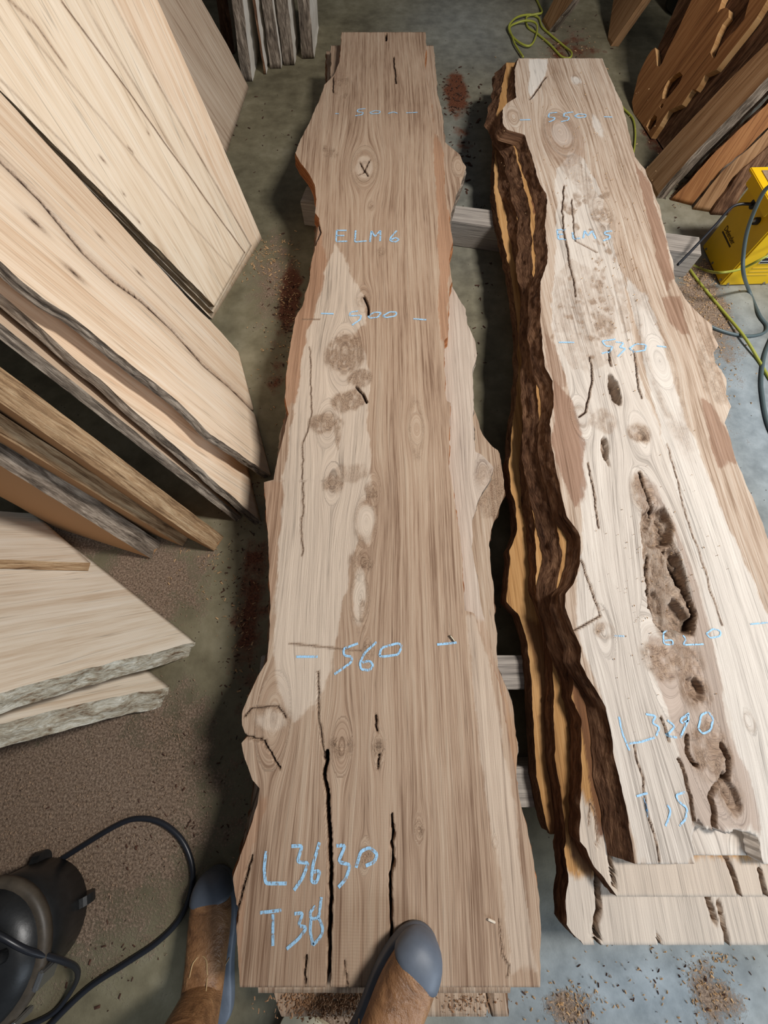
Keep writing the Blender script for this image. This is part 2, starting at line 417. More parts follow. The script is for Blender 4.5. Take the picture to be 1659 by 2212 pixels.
def wall(name, x0, y0, x1, y1, h, t=.08):
    c = ((x0+x1)/2, (y0+y1)/2, h/2)
    o = box(name, c, math.hypot(x1-x0, y1-y0), t, h, wallm, None, math.atan2(y1-y0, x1-x0), 0)
    tag(o, None, None, None, 'structure'); return o
wall('wall_left', -2.86, -1.8, -2.86, 5.3, 3.0)
wall('wall_back', -2.9, 5.36, 3.26, 5.36, 3.0)
wall('wall_right', 3.26, 1.0, 3.26, 5.3, 3.0)

# ------------------------------------------------------------------ the two stacks of waney-edged elm slabs
class Fig:
    """wood figure of one slab, read from the photo and laid out on the slab's own face"""
    def __init__(s, z):
        s.z = z; s.kn = []; s.pale = []; s.red = []; s.burr = []; s.dep = []; s.cr = []
    def q(s, px, py): p = P(px, py, s.z); return (p[0], p[1])
    def ell(s, px, py, rx, ry):
        c = s.q(px, py); return (c[0], c[1], s.q(px+rx, py)[0]-c[0], (s.q(px, py-ry)[1]-s.q(px, py+ry)[1])/2)
    def poly(s, pts): return [s.q(*p) for p in pts]
    def knots(s, lst):
        for a in lst: s.kn.append(s.ell(*a))
    def warp(s, U, V):
        r = np.zeros(U.shape)
        for cx, cy, rx, ry in s.kn:
            du, dv = U-cx, (V-cy)/2.6; k = rx*1.1
            rho2 = du*du+dv*dv
            out = -du*k*k/np.maximum(rho2, k*k)
            out = out*np.exp(-rho2/(9*k*k))
            ins = rho2 < k*k
            out = np.where(ins, np.sqrt(rho2)*1.0+cx-U, out)
            r = r+out
        return r
    def jit(s, U, V):
        if getattr(s, '_k', None) is not None and s._k[0] is U: return s._k[1]
        a = fbm(U*40, V*18, 1, 3); b = fbm(U*30, V*14, 6, 3); c = fbm(U*150, V*60, 12, 2); e = fbm(U*150+7, V*60+3, 15, 2)
        J = [(U+.010*a+.006*k*c, V+.022*b+.016*k*e) for k in (-1, -.35, .35, 1)]
        s._k = (U, (J, fbm(U*75, V*50, 61, 3))); return s._k[1]
    def soft(s, U, V, shape):
        J, m = s.jit(U, V); r = 0
        for x, y in J:
            if len(shape) == 4 and not isinstance(shape[0], tuple):
                cx, cy, rx, ry = shape; r = r+1-sstep(.82, 1.15, np.hypot((x-cx)/rx, (y-cy)/ry))
            else: r = r+inpoly(x, y, shape)
        return r/4
    def hard(s, U, V, shape):
        x, y = s.jit(U, V)[0][1]
        if len(shape) == 4 and not isinstance(shape[0], tuple):
            cx, cy, rx, ry = shape; return 1-sstep(.78, 1.1, np.hypot((x-cx)/rx, (y-cy)/ry))
        return inpoly(x, y, shape).astype(float)
    def wob(s, U, V):
        if getattr(s, '_w', None) is None or s._w[0] is not U: s._w = (U, .006*fbm(U*14, V*26, 5, 3))
        return s._w[1]
    def tone(s, U, V):
        T = np.zeros((len(U), 3)); md = s.jit(U, V)[1]
        for k, lst in ((0, s.pale), (1, s.red), (2, s.burr)):
            for sh, a in lst:
                m = s.soft(U, V, sh)
                if k == 2: m = m*np.clip(.8+.9*md, 0, 1.1)
                T[:, k] = np.maximum(T[:, k], a*m)
        T[:, 2] = np.minimum(T[:, 2], .72)
        T[:, 0] *= 1-.8*T[:, 2]
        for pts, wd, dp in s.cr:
            d = dline(U+s.wob(U, V), V, pts); m = min(1, .8+dp*30)*np.exp(-(d/(wd*.85+.001))**4)  # shade inside the cracks painted in, darker for deeper ones
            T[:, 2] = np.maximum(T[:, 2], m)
        for sh, dp, rg in s.dep:
            if rg: T[:, 2] = np.maximum(T[:, 2], s.hard(U, V, sh)*(.68+.22*md))
        for cx, cy, rx, ry in s.kn:
            rr = np.hypot((U-cx)/rx, (V-cy)/ry); T[:, 2] = np.maximum(T[:, 2], .3*np.exp(-((rr-1)/.25)**2)*(1+md))
        return T
    def height(s, U, V):
        h = np.zeros(U.shape); md = s.jit(U, V)[1]
        for pts, wd, dp in s.cr:
            d = dline(U+s.wob(U, V), V, pts); h -= dp*(1-sstep(wd*.35, wd*.9, d))
        for sh, dp, rg in s.dep: h -= dp*s.hard(U, V, sh)*(1+rg*md)
        bm = np.zeros(U.shape)
        for sh, a in s.burr: bm = np.maximum(bm, a*s.soft(U, V, sh))
        if len(s.burr): h -= bm*.003*np.abs(md)
        return np.maximum(h, -.037)
    def crack(s, pts, wpx=3, dp=.012):
        q = s.poly(pts); wd = wpx*(s.q(pts[0][0]+1, pts[0][1])[0]-q[0][0])
        s.cr.append((q, wd, dp))

def flat(z): return Plane((0, 0, z), (1, 0, 0), (0, 1, 0))
def edge(z, pts):                            # photo edge (top to bottom) -> local points from near end to far end
    e = [tuple(P(x, y, z)[:2]) for x, y in pts]; e.sort(key=lambda a: a[1]); return e

# --- stack on the left: top slab
Z6 = .25
L6 = zm(560, 40, 3.072, [(545, 90), (545, 150), (530, 290), (495, 375), (435, 440), (390, 560), (330, 700), (275, 800), (243, 890), (270, 950), (330, 1030), (365, 1100), (380, 1200), (375, 1290), (400, 1330), (385, 1440), (370, 1500), (350, 1620), (330, 1740)]) \
   + zm(520, 580, 2.765, [(370, 220), (325, 300), (290, 500), (270, 650), (265, 770), (288, 870), (260, 990), (215, 1150), (195, 1262), (140, 1275), (150, 1400), (165, 1640)]) \
   + zm(480, 1140, 2.37, [(245, 400), (240, 560), (230, 680), (180, 760), (130, 870), (105, 950), (100, 1010), (120, 1075), (95, 1100), (110, 1180), (150, 1290)]) \
   + zm(0, 1560, 2.514, [(1410, 360), (1400, 450), (1350, 600), (1310, 700), (1270, 850), (1280, 960), (1285, 1100), (1290, 1250), (1305, 1440)])
R6 = zm(560, 40, 3.072, [(1105, 90), (1110, 180), (1100, 300), (1120, 440), (1145, 560), (1155, 680), (1165, 760), (1200, 790), (1220, 880), (1225, 1000), (1235, 1150), (1260, 1240), (1265, 1350), (1285, 1480), (1260, 1600), (1280, 1740)]) \
   + zm(520, 580, 2.765, [(1245, 110), (1240, 300), (1240, 410), (1213, 430), (1220, 640), (1225, 790), (1250, 800), (1245, 960), (1245, 1180), (1258, 1240), (1275, 1380), (1300, 1560)]) \
   + zm(480, 1140, 2.37, [(1225, 100), (1235, 300), (1240, 425), (1290, 435), (1320, 530), (1340, 560), (1355, 640), (1395, 730), (1420, 800), (1440, 920), (1460, 1050), (1490, 1200), (1520, 1380)]) \
   + [(1135, 1780), (1150, 1850), (1164, 1937), (1167, 2004), (1169, 2088), (1165, 2134)]
f6 = Fig(Z6)
f6.knots([(787, 360, 26, 34), (785, 645, 14, 18), (745, 762, 30, 34), (707, 913, 22, 22), (718, 1043, 18, 20), (805, 1058, 14, 16), (790, 1125, 22, 42), (780, 1212, 16, 18), (777, 1290, 18, 62),
          (793, 1408, 10, 14), (738, 1612, 20, 18), (818, 1612, 13, 20), (905, 1790, 10, 14), (788, 1850, 12, 20), (590, 1552, 34, 26), (802, 445, 6, 8), (900, 925, 14, 60), (1070, 1820, 5, 12)])
f6.pale += [(f6.poly([(722, 530), (742, 545), (758, 600), (785, 640), (792, 700), (752, 735), (790, 760), (800, 800), (798, 850), (792, 900), (800, 1000), (806, 1050), (780, 1100), (768, 1180), (752, 1240), (735, 1330), (718, 1420), (700, 1500), (640, 1560), (600, 1500), (592, 1400), (600, 1200), (612, 1020), (640, 860), (662, 720), (684, 650), (702, 580)]), .85),
            (f6.ell(790, 1125, 21, 40), .95), (f6.ell(777, 1290, 15, 60), .95), (f6.ell(588, 1552, 36, 24), .8), (f6.ell(787, 360, 18, 25), .5),
            (f6.poly([(1005, 1330), (1030, 1335), (1060, 1450), (1105, 1700), (1160, 2100), (1110, 2110), (1080, 1900), (1050, 1700)]), .5)]
f6.red += [(f6.poly([(690, 475), (705, 560), (700, 610), (680, 670), (662, 715), (650, 800), (640, 870), (610, 870), (612, 760), (640, 680), (665, 600)]), .8),
           (f6.poly([(938, 285), (960, 320), (962, 420), (975, 480), (980, 530), (968, 600), (968, 735), (950, 735), (948, 600), (945, 450), (935, 330)]), .85),
           (f6.poly([(560, 1040), (612, 1040), (600, 1200), (580, 1400), (575, 1400), (575, 1200)]), .35), (f6.poly([(500, 1900), (560, 1720), (575, 1730), (530, 1900), (520, 2130), (505, 2130)]), .6)]
f6.burr += [(f6.ell(745, 762, 42, 42), .85), (f6.ell(780, 815, 28, 20), .85), (f6.ell(752, 865, 36, 22), .8), (f6.ell(705, 913, 38, 26), .75), (f6.poly([(715, 930), (740, 930), (735, 975), (728, 970)]), .6), (f6.ell(720, 1043, 25, 20), .6),
            (f6.ell(760, 1020, 40, 18), .35), (f6.ell(805, 1058, 14, 16), .8), (f6.ell(780, 1212, 26, 20), .75), (f6.ell(786, 1330, 8, 45), .6), (f6.ell(793, 1408, 12, 16), .9), (f6.ell(738, 1612, 28, 18), .75), (f6.ell(818, 1615, 14, 24), .95),
            (f6.ell(905, 1790, 11, 12), .8), (f6.ell(790, 1855, 12, 20), .8), (f6.ell(823, 545, 10, 16), .5), (f6.ell(802, 445, 4, 5), 1), (f6.ell(785, 645, 14, 16), .5), (f6.ell(713, 330, 14, 10), .35), (f6.ell(738, 180, 18, 40), .25), (f6.ell(590, 1552, 50, 36), .22)]
for cx, cy, sx, sy, n in ((745, 762, 34, 34, 12), (775, 825, 24, 20, 8), (707, 913, 30, 22, 9), (738, 1612, 22, 14, 8), (780, 1212, 18, 14, 6), (738, 185, 18, 40, 8), (715, 330, 12, 8, 6)):
    for k in range(n):
        a = rng.uniform(2.5, 6); f6.burr.append((f6.ell(cx+sx*rng.normal(0, .55), cy+sy*rng.normal(0, .55), a, a*rng.uniform(.7, 1.3)), .72))
f6.crack([(834, 72), (834, 88)], 3, .02); f6.crack([(850, 122), (853, 150), (855, 180)], 2.2, .008); f6.crack([(720, 165), (720, 200)], 2, .008)
f6.crack([(778, 350), (795, 380)], 2.2, .008); f6.crack([(800, 345), (786, 372), (775, 378)], 2.2, .008)
f6.crack([(786, 640), (795, 660), (797, 680)], 4, .012); f6.crack([(770, 835), (785, 850), (792, 868)], 4, .012)
f6.crack([(705, 1625), (702, 1680), (706, 1720), (710, 1760), (711, 1800), (714, 1900), (712, 1990), (708, 2135)], 5.0, .037)
f6.crack([(812, 1545), (814, 1580)], 3, .01); f6.crack([(818, 1630), (815, 1660)], 3, .01)
f6.crack([(848, 1760), (847, 1850), (846, 1950), (846, 2060), (846, 2135)], 3.4, .037)
f6.crack([(686, 1450), (688, 1520), (700, 1640)], 2.0, .006); f6.crack([(658, 2065), (657, 2130)], 2, .02); f6.crack([(745, 2080), (750, 2130)], 1.6, .01)
f6.crack([(530, 1590), (570, 1600), (590, 1640), (605, 1660)], 3, .012); f6.crack([(528, 1548), (545, 1530), (600, 1525), (618, 1550)], 2.5, .006)
f6.crack([(1078, 1985), (1085, 2060), (1100, 2085), (1098, 2110)], 1.6, .005); f6.crack([(680, 530), (692, 500), (688, 480)], 2.5, .008)
f6.crack([(505, 2010), (530, 1900), (545, 1850)], 3.5, .01); f6.crack([(655, 690), (690, 690)], 1.5, .004)
f6.crack([(670, 750), (672, 900), (655, 960), (652, 1200)], 1.5, .003); f6.crack([(625, 1390), (780, 1406)], 2.0, .002)
pl6 = flat(Z6)
def chalk(parent, z, fig, strokes, wpx=3.4):
    for s in strokes:
        q = np.array([P(x, y, z)[:2] for x, y in s]); q = resample(q, max(4, int(np.sum(np.hypot(*np.diff(q, axis=0).T))/.004)))
        q = np.array([q[max(0, i-1):i+2].mean(0) if 0 < i < len(q)-1 else q[i] for i in range(len(q))])
        wd = wpx*(P(s[0][0]+1, s[0][1], z)[0]-P(s[0][0], s[0][1], z)[0])/2
        t = np.gradient(q, axis=0); t /= np.linalg.norm(t, axis=1)[:, None]+1e-9; nn = np.c_[-t[:, 1], t[:, 0]]
        V = []
        for k in (-1, -.33, .33, 1):
            e = q+nn*wd*k; V.append(np.c_[e, z+.0013+np.maximum(fig.height(e[:, 0], e[:, 1]), -.006)])
        V = np.stack(V, 1).reshape(-1, 3)
        mesh('chalk_mark', V, quads(len(q), 4), M['chalk'], parent)['label'] = 'pale blue chalk stroke'
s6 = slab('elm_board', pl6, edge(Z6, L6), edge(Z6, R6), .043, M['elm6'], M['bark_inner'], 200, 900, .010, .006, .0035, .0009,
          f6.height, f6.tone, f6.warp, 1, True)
tag(s6, 'long brown waney-edged elm slab chalked ELM 6, top of the left stack', 'timber slab')
A = lambda p: zm(560, 40, 3.072, p)
B = lambda p: zm(520, 580, 2.765, p)
C = lambda p: zm(480, 1140, 2.37, p)
D = lambda p: zm(400, 1800, 2.37, p)
for wd, st in ((2.6, [A([(505, 633), (528, 633)]), A([(705, 600), (655, 605), (650, 622), (690, 625), (685, 640), (637, 648)]), A([(735, 625), (770, 613), (805, 618), (795, 632), (745, 635), (735, 625)]), A([(855, 632), (890, 622), (918, 630)]), A([(975, 628), (1050, 625)])]),
               (3.7, [A([(515, 1408), (510, 1482), (585, 1480)]), A([(515, 1408), (580, 1408)]), A([(512, 1442), (565, 1442)]), A([(640, 1408), (635, 1485), (712, 1478)]), A([(735, 1485), (745, 1410), (768, 1450), (805, 1408), (802, 1480)]), A([(912, 1410), (872, 1455), (868, 1478), (905, 1485), (928, 1468), (905, 1455), (872, 1470)])]),
               (3.6, [B([(480, 270), (555, 272)]), B([(700, 255), (655, 262), (650, 285), (720, 280), (715, 305), (665, 340)]), B([(760, 285), (800, 262), (840, 265), (820, 292), (770, 298), (760, 285)]), B([(850, 285), (890, 260), (932, 262), (925, 285), (865, 295), (850, 285)]), B([(1030, 302), (1110, 308)])]),
               (4.8, [C([(380, 660), (490, 660)]), C([(695, 592), (620, 620), (625, 655), (668, 660), (660, 690), (575, 750)]), C([(790, 585), (730, 640), (705, 690), (710, 725), (755, 730), (775, 705), (755, 680), (715, 690)]), C([(805, 655), (815, 615), (900, 590), (922, 605), (900, 650), (820, 660), (805, 655)]), C([(1100, 598), (1200, 588)])]),
               (6.5, [D([(415, 90), (405, 180), (412, 255), (520, 255)]), D([(545, 65), (600, 62), (575, 145), (632, 150), (600, 230), (558, 290)]), D([(688, 45), (655, 160), (645, 245), (672, 255), (692, 190), (660, 195)]), D([(775, 62), (820, 60), (785, 145), (845, 160), (825, 230), (785, 275)]), D([(875, 175), (900, 90), (945, 72), (985, 105), (970, 145), (925, 165)])]),
               (6.0, [D([(385, 405), (495, 392)]), D([(450, 412), (450, 575)]), D([(560, 410), (605, 405), (580, 470), (625, 480), (580, 540), (520, 590)]), D([(668, 372), (638, 402), (645, 440), (685, 430), (698, 325)]), D([(685, 430), (708, 490), (690, 535), (655, 570)]), D([(645, 440), (640, 500), (655, 570)])])):
    chalk(s6, Z6, f6, st, wd)

# --- slabs beneath it
Z6b = .205
R6b = zm(560, 40, 3.072, [(1160, 178), (1185, 500), (1215, 640), (1235, 820), (1330, 900), (1370, 990), (1350, 1070), (1310, 1170), (1270, 1300)]) + [(968, 500), (966, 580)] \
    + zm(520, 580, 2.765, [(1260, 100), (1300, 180), (1345, 250), (1360, 340), (1400, 430), (1410, 520), (1385, 600), (1390, 800), (1395, 1000), (1405, 1095), (1440, 1110), (1510, 1180), (1490, 1260), (1420, 1380), (1385, 1500)]) \
    + zm(480, 1140, 2.37, [(1280, 100), (1300, 250), (1335, 430)]) + [(1060, 1400), (1085, 1460), (1105, 1520), (1118, 1600), (1116, 1680), (1110, 1800), (1105, 1950), (1100, 2145)]
L6b = [(715, 98), (714, 180), (700, 260), (690, 360), (690, 480), (672, 600), (645, 700), (628, 830), (605, 960), (590, 1100), (585, 1400), (540, 1560), (560, 1700), (535, 1800), (520, 1900), (560, 2145)]
f6b = Fig(Z6b); f6b.knots([(1045, 1030, 16, 20), (990, 360, 12, 20)]); f6b.red += [(f6b.poly([(1060, 1350), (1120, 1600), (1110, 1900), (1090, 1500)]), .3)]
f6b.burr += [(f6b.ell(1050, 1030, 20, 24), .35)]
f6b.pale += [(f6b.poly([(900, 600), (1100, 600), (1100, 1340), (900, 1340)]), .55)]
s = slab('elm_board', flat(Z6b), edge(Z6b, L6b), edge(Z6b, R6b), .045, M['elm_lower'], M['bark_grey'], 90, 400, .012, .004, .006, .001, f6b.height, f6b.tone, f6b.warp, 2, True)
tag(s, 'elm slab second from top in the left stack, pale knotty edge showing at right', 'timber slab')
Z6c = .158
R6c = [(930, 110), (950, 300), (960, 500), (985, 700), (1010, 800)] + zm(520, 580, 2.765, [(1390, 840), (1430, 960), (1500, 1060), (1545, 1090), (1575, 1250), (1580, 1330), (1530, 1480), (1500, 1560)]) \
    + zm(480, 1140, 2.37, [(1365, 100), (1395, 400), (1405, 500)]) + [(1075, 1450), (1080, 1700), (1088, 1900), (1092, 2100), (1094, 2196)]
L6c = [(706, 100), (706, 180), (690, 300), (685, 480), (655, 700), (632, 830), (600, 980), (588, 1100), (580, 1400), (550, 1500), (552, 1700), (520, 1840), (530, 1950), (610, 2196)]
f6c = Fig(Z6c); f6c.burr += [(f6c.poly([(1028, 1085), (1075, 1000), (1095, 1050), (1075, 1115), (1040, 1110)]), .8)]
f6c.crack([(1055, 2120), (1056, 2200)], 5, .03)
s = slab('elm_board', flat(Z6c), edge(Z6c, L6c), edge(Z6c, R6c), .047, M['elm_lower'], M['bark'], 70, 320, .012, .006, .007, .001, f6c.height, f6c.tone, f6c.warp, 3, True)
tag(s, 'lowest elm slab of the left stack, its sawn end poking out by the right boot', 'timber slab')

# --- stack on the right: top slab
Z5 = .27
G = lambda p: zm(1000, 100, 3.614, p)
H = lambda p: zm(1000, 600, 2.517, p)
I = lambda p: zm(1040, 1160, 2.68, p)
J = lambda p: zm(1100, 1600, 2.968, p)
L5 = G([(430, 92), (400, 190), (410, 300), (415, 400), (350, 440), (315, 480), (312, 600), (340, 650), (480, 690), (520, 800), (560, 930), (600, 1080), (650, 1150), (660, 1200), (650, 1300), (640, 1400), (660, 1600), (655, 1700), (610, 1840), (600, 1990)]) \
   + H([(430, 350), (445, 480), (490, 560), (490, 700), (470, 800), (480, 900), (510, 1070), (540, 1200), (570, 1300), (630, 1380)]) \
   + I([(575, 0), (575, 150), (540, 270), (490, 330), (490, 400), (530, 540), (575, 640), (570, 730), (610, 810), (670, 900), (720, 990), (740, 1100), (765, 1250), (800, 1400)]) + J([(740, 400), (770, 520), (790, 680), (803, 790)])
R5 = G([(1085, 92), (1130, 200), (1180, 310), (1240, 440), (1290, 640), (1335, 830), (1340, 860), (1420, 960), (1470, 1080), (1530, 1240), (1570, 1400), (1600, 1560)]) \
   + zm(1440, 320, 4.096, [(60, 1000), (70, 1180), (130, 1270), (160, 1330), (210, 1390), (300, 1480), (400, 1560), (410, 1640), (460, 1750), (415, 1810), (430, 1900), (490, 1960), (530, 2050), (525, 2190)]) \
   + H([(1460, 700), (1420, 790), (1460, 900), (1480, 970), (1540, 1120), (1600, 1260), (1655, 1410)]) + [(1690, 1250), (1735, 1400), (1775, 1600), (1800, 1800), (1805, 1868)]
f5 = Fig(Z5)
f5.knots([(1210, 285, 30, 40), (1245, 173, 7, 9), (1110, 252, 14, 12), (1300, 455, 16, 20), (1328, 845, 12, 32), (1383, 935, 20, 18), (1390, 1070, 24, 40), (1425, 1150, 32, 50), (1440, 1250, 40, 40), (1460, 1330, 30, 40), (1452, 1420, 55, 36), (1500, 1490, 30, 40),
          (1530, 1630, 40, 50), (1575, 1705, 22, 42), (1305, 1362, 20, 16), (1425, 780, 26, 150), (1620, 1560, 10, 20), (1255, 900, 20, 20)])
f5.pale += [(f5.poly([(1143, 128), (1183, 128), (1182, 150), (1172, 178), (1158, 200), (1150, 215), (1143, 200)]), 1), (f5.ell(1245, 173, 9, 10), .9), (f5.ell(1215, 290, 22, 26), .6), (f5.ell(1290, 270, 8, 25), .8),
            (f5.poly([(1200, 370), (1230, 330), (1260, 340), (1300, 420), (1320, 500), (1350, 620), (1380, 800), (1450, 1000), (1560, 1300), (1660, 1700), (1700, 1870), (1380, 1870), (1340, 1700), (1300, 1500), (1240, 1350), (1240, 1280), (1256, 1180), (1260, 1000), (1230, 850), (1190, 700), (1200, 560)]), .72),
            (f5.poly([(1350, 600), (1400, 640), (1480, 900), (1600, 1200), (1750, 1500), (1790, 1860), (1650, 1870), (1500, 1200), (1420, 900)]), .9)]
f5.red += [(f5.poly([(1370, 345), (1400, 390), (1440, 520), (1456, 600), (1440, 630), (1420, 560), (1395, 450)]), .8), (f5.poly([(1430, 640), (1470, 640), (1490, 720), (1470, 720), (1445, 690)]), .75), (f5.poly([(1515, 860), (1540, 870), (1585, 960), (1590, 1000), (1550, 1005), (1530, 950)]), .75),
           (f5.poly([(1195, 815), (1235, 860), (1262, 960), (1268, 1080), (1245, 1100), (1210, 1020), (1192, 960)]), .8), (f5.ell(1215, 300, 45, 55), .35), (f5.poly([(1175, 720), (1200, 740), (1225, 830), (1200, 830), (1180, 790)]), .5)]
f5.burr += [(f5.poly([(1195, 340), (1250, 335), (1290, 420), (1330, 470), (1330, 520), (1300, 520), (1260, 420)]), .3), (f5.poly([(1200, 600), (1230, 560), (1290, 590), (1330, 640), (1330, 780), (1290, 800), (1240, 800), (1195, 720)]), .22), (f5.ell(1300, 465, 26, 22), .6),
            (f5.ell(1305, 705, 25, 25), .6), (f5.ell(1300, 910, 30, 25), .45), (f5.ell(1383, 935, 24, 22), .8), (f5.ell(1390, 1070, 26, 38), .6), (f5.ell(1425, 1145, 36, 50), .75), (f5.ell(1437, 1250, 42, 40), .85), (f5.ell(1455, 1340, 42, 45), .6), (f5.ell(1452, 1425, 66, 44), .8),
            (f5.ell(1500, 1490, 34, 40), .8), (f5.ell(1535, 1620, 44, 60), .7), (f5.ell(1575, 1710, 28, 46), .6), (f5.poly([(1500, 690), (1535, 720), (1560, 800), (1575, 880), (1550, 870), (1510, 790)]), .5), (f5.ell(1300, 1358, 14, 10), .7), (f5.poly([(1325, 600), (1345, 600), (1365, 720), (1345, 720)]), .3)]
_r = np.random.default_rng(3)
for cx, cy, sx, sy, n in ((1262, 680, 48, 90, 34), (1260, 430, 45, 70, 16), (1300, 560, 30, 60, 12), (1530, 790, 22, 70, 14), (1450, 1425, 50, 30, 14), (1535, 1620, 30, 45, 10)):
    for k in range(n):
        a = _r.uniform(3, 9); f5.burr.append((f5.ell(cx+sx*_r.normal(0, .5), cy+sy*_r.normal(0, .5), a*_r.uniform(.7, 1.4), a*_r.uniform(.6, 1.3)), _r.uniform(.5, .75)))
cav = f5.poly([(1385, 1108), (1428, 1102), (1450, 1160), (1468, 1200), (1492, 1290), (1503, 1340), (1496, 1374), (1462, 1362), (1440, 1370), (1400, 1310), (1395, 1220), (1388, 1160)])
f5.red += [(f5.poly([(1448, 1105), (1482, 1190), (1525, 1330), (1545, 1400), (1570, 1560), (1620, 1680), (1640, 1790), (1500, 1780), (1470, 1640), (1440, 1540), (1405, 1440), (1400, 1370), (1470, 1372), (1505, 1350), (1490, 1270)]), .45), (f5.poly([(1370, 1030), (1420, 1050), (1440, 1110), (1385, 1110)]), .4)]
f5.burr += [(cav, .8)]
f5.dep += [(cav, .009, .6), (f5.ell(1328, 845, 9, 32), .037, .1), (f5.ell(1308, 972, 8, 28), .02, .4), (f5.ell(1424, 1140, 30, 46), .024, .5), (f5.ell(1462, 1225, 12, 40), .02, .4), (f5.ell(1470, 1335, 26, 36), .03, .2), (f5.ell(1420, 1310, 10, 40), .010, .4), (f5.ell(1500, 1490, 20, 30), .018, .5),
           (f5.ell(1577, 1712, 20, 40), .014, .3), (f5.ell(1383, 938, 14, 12), .008, .5), (f5.poly([(1503, 1775), (1525, 1790), (1548, 1778), (1568, 1792), (1585, 1787), (1605, 1795), (1632, 1803), (1652, 1900), (1503, 1900)]), .0372, 0)]
f5.crack([(1440, 1190), (1460, 1220), (1480, 1260), (1500, 1330), (1495, 1360)], 5, .02); f5.crack([(1400, 1200), (1402, 1300), (1420, 1350), (1440, 1370)], 4, .016)
f5.crack([(1488, 1590), (1485, 1620), (1500, 1650), (1508, 1655)], 5, .03); f5.crack([(1560, 1610), (1575, 1640), (1572, 1680), (1545, 1700), (1533, 1720), (1545, 1760), (1548, 1800)], 6, .036)
f5.crack([(1470, 1640), (1490, 1720), (1502, 1775)], 4, .03); f5.crack([(1430, 1550), (1445, 1600)], 3, .01); f5.crack([(1380, 1020), (1400, 1080), (1418, 1110)], 4, .012)
f5.crack([(1270, 1000), (1285, 1080), (1292, 1140)], 2, .006); f5.crack([(1217, 400), (1215, 480), (1235, 590), (1245, 640)], 2, .006); f5.crack([(1235, 430), (1242, 520), (1290, 545)], 1.8, .005)
f5.crack([(1370, 760), (1385, 860)], 2.2, .006); f5.crack([(1275, 770), (1280, 820), (1265, 890), (1252, 900)], 2.5, .007); f5.crack([(1255, 1210), (1300, 1330), (1270, 1345), (1240, 1362)], 2.2, .006); f5.crack([(1145, 215), (1180, 165)], 2.2, .006)
f5.crack([(1370, 1610), (1400, 1750), (1425, 1860)], 2, .006); f5.crack([(1440, 960), (1480, 1100), (1560, 1350)], 1.6, .003); f5.crack([(1315, 755), (1320, 790)], 3, .01)
def wn_(z, tab):
    t = sorted((P(829, y, z)[1], w_) for y, w_ in tab)
    return lambda ev: np.interp(ev, [a for a, b in t], [b for a, b in t])
wn5a = wn_(Z5, ((130, .02), (420, .03), (700, .028), (1150, .02), (1300, .03), (1480, .026), (1560, .030), (1700, .038), (1862, .045)))
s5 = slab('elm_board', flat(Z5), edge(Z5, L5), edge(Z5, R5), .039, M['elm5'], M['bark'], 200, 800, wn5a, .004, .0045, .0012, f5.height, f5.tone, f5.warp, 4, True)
tag(s5, 'pale burred elm slab with rotted hollows chalked ELM 5, top of the right stack', 'timber slab')
for wd, st in ((3.2, [G([(445, 577), (525, 575)]), G([(735, 518), (675, 525), (665, 555), (720, 560), (705, 580), (670, 592)]), G([(860, 515), (790, 525), (785, 550), (830, 555), (820, 580), (765, 590)]), G([(870, 548), (900, 530), (960, 535), (955, 555), (900, 560), (870, 548)]), G([(1100, 552), (1165, 555)])]),
               (4.0, [G([(735, 1435), (745, 1508), (805, 1505)]), G([(735, 1435), (800, 1430)]), G([(740, 1472), (790, 1468)]), G([(855, 1455), (862, 1505), (915, 1500)]), G([(938, 1500), (950, 1440), (975, 1480), (1008, 1440), (1035, 1505)]), G([(1165, 1445), (1110, 1448), (1105, 1470), (1150, 1478), (1145, 1500), (1095, 1520)])]),
               (3.4, [H([(520, 352), (605, 352)]), H([(830, 335), (755, 345), (775, 372), (815, 375), (800, 400), (755, 412)]), H([(830, 350), (875, 355), (850, 380), (885, 385), (840, 430)]), H([(905, 385), (940, 360), (995, 365), (990, 395), (930, 405), (905, 385)]), H([(1055, 372), (1105, 378)])]),
               (3.2, [I([(770, 572), (825, 575)]), I([(1080, 540), (1050, 565), (1055, 620), (1110, 625), (1105, 595), (1060, 600)]), I([(1165, 570), (1185, 590), (1165, 625), (1285, 620)]), I([(1300, 560), (1340, 530), (1385, 545), (1380, 575), (1320, 585), (1300, 560)]), I([(1555, 505), (1655, 495)])]),
               (4.0, [I([(795, 1040), (812, 1130), (855, 1235)]), I([(850, 1195), (925, 1185), (1000, 1160)]), I([(950, 1025), (1010, 1035), (985, 1075), (1030, 1100), (1010, 1150)]), I([(1075, 1060), (1120, 1095), (1070, 1150), (1130, 1160)]), I([(1200, 1020), (1150, 1055), (1155, 1080), (1198, 1060), (1195, 1025)]), I([(1195, 1060), (1150, 1160)]), I([(1255, 1110), (1270, 1030), (1310, 1010), (1340, 1050), (1325, 1120), (1280, 1140), (1255, 1110)])]),
               (4.0, [J([(815, 355), (885, 335)]), J([(865, 365), (878, 430), (890, 490)]), J([(1010, 410), (1035, 440), (1020, 500), (1000, 545)]), J([(1125, 330), (1065, 345), (1085, 390), (1140, 430), (1130, 500), (1090, 545)])])):
    chalk(s5, Z5, f5, st, wd)

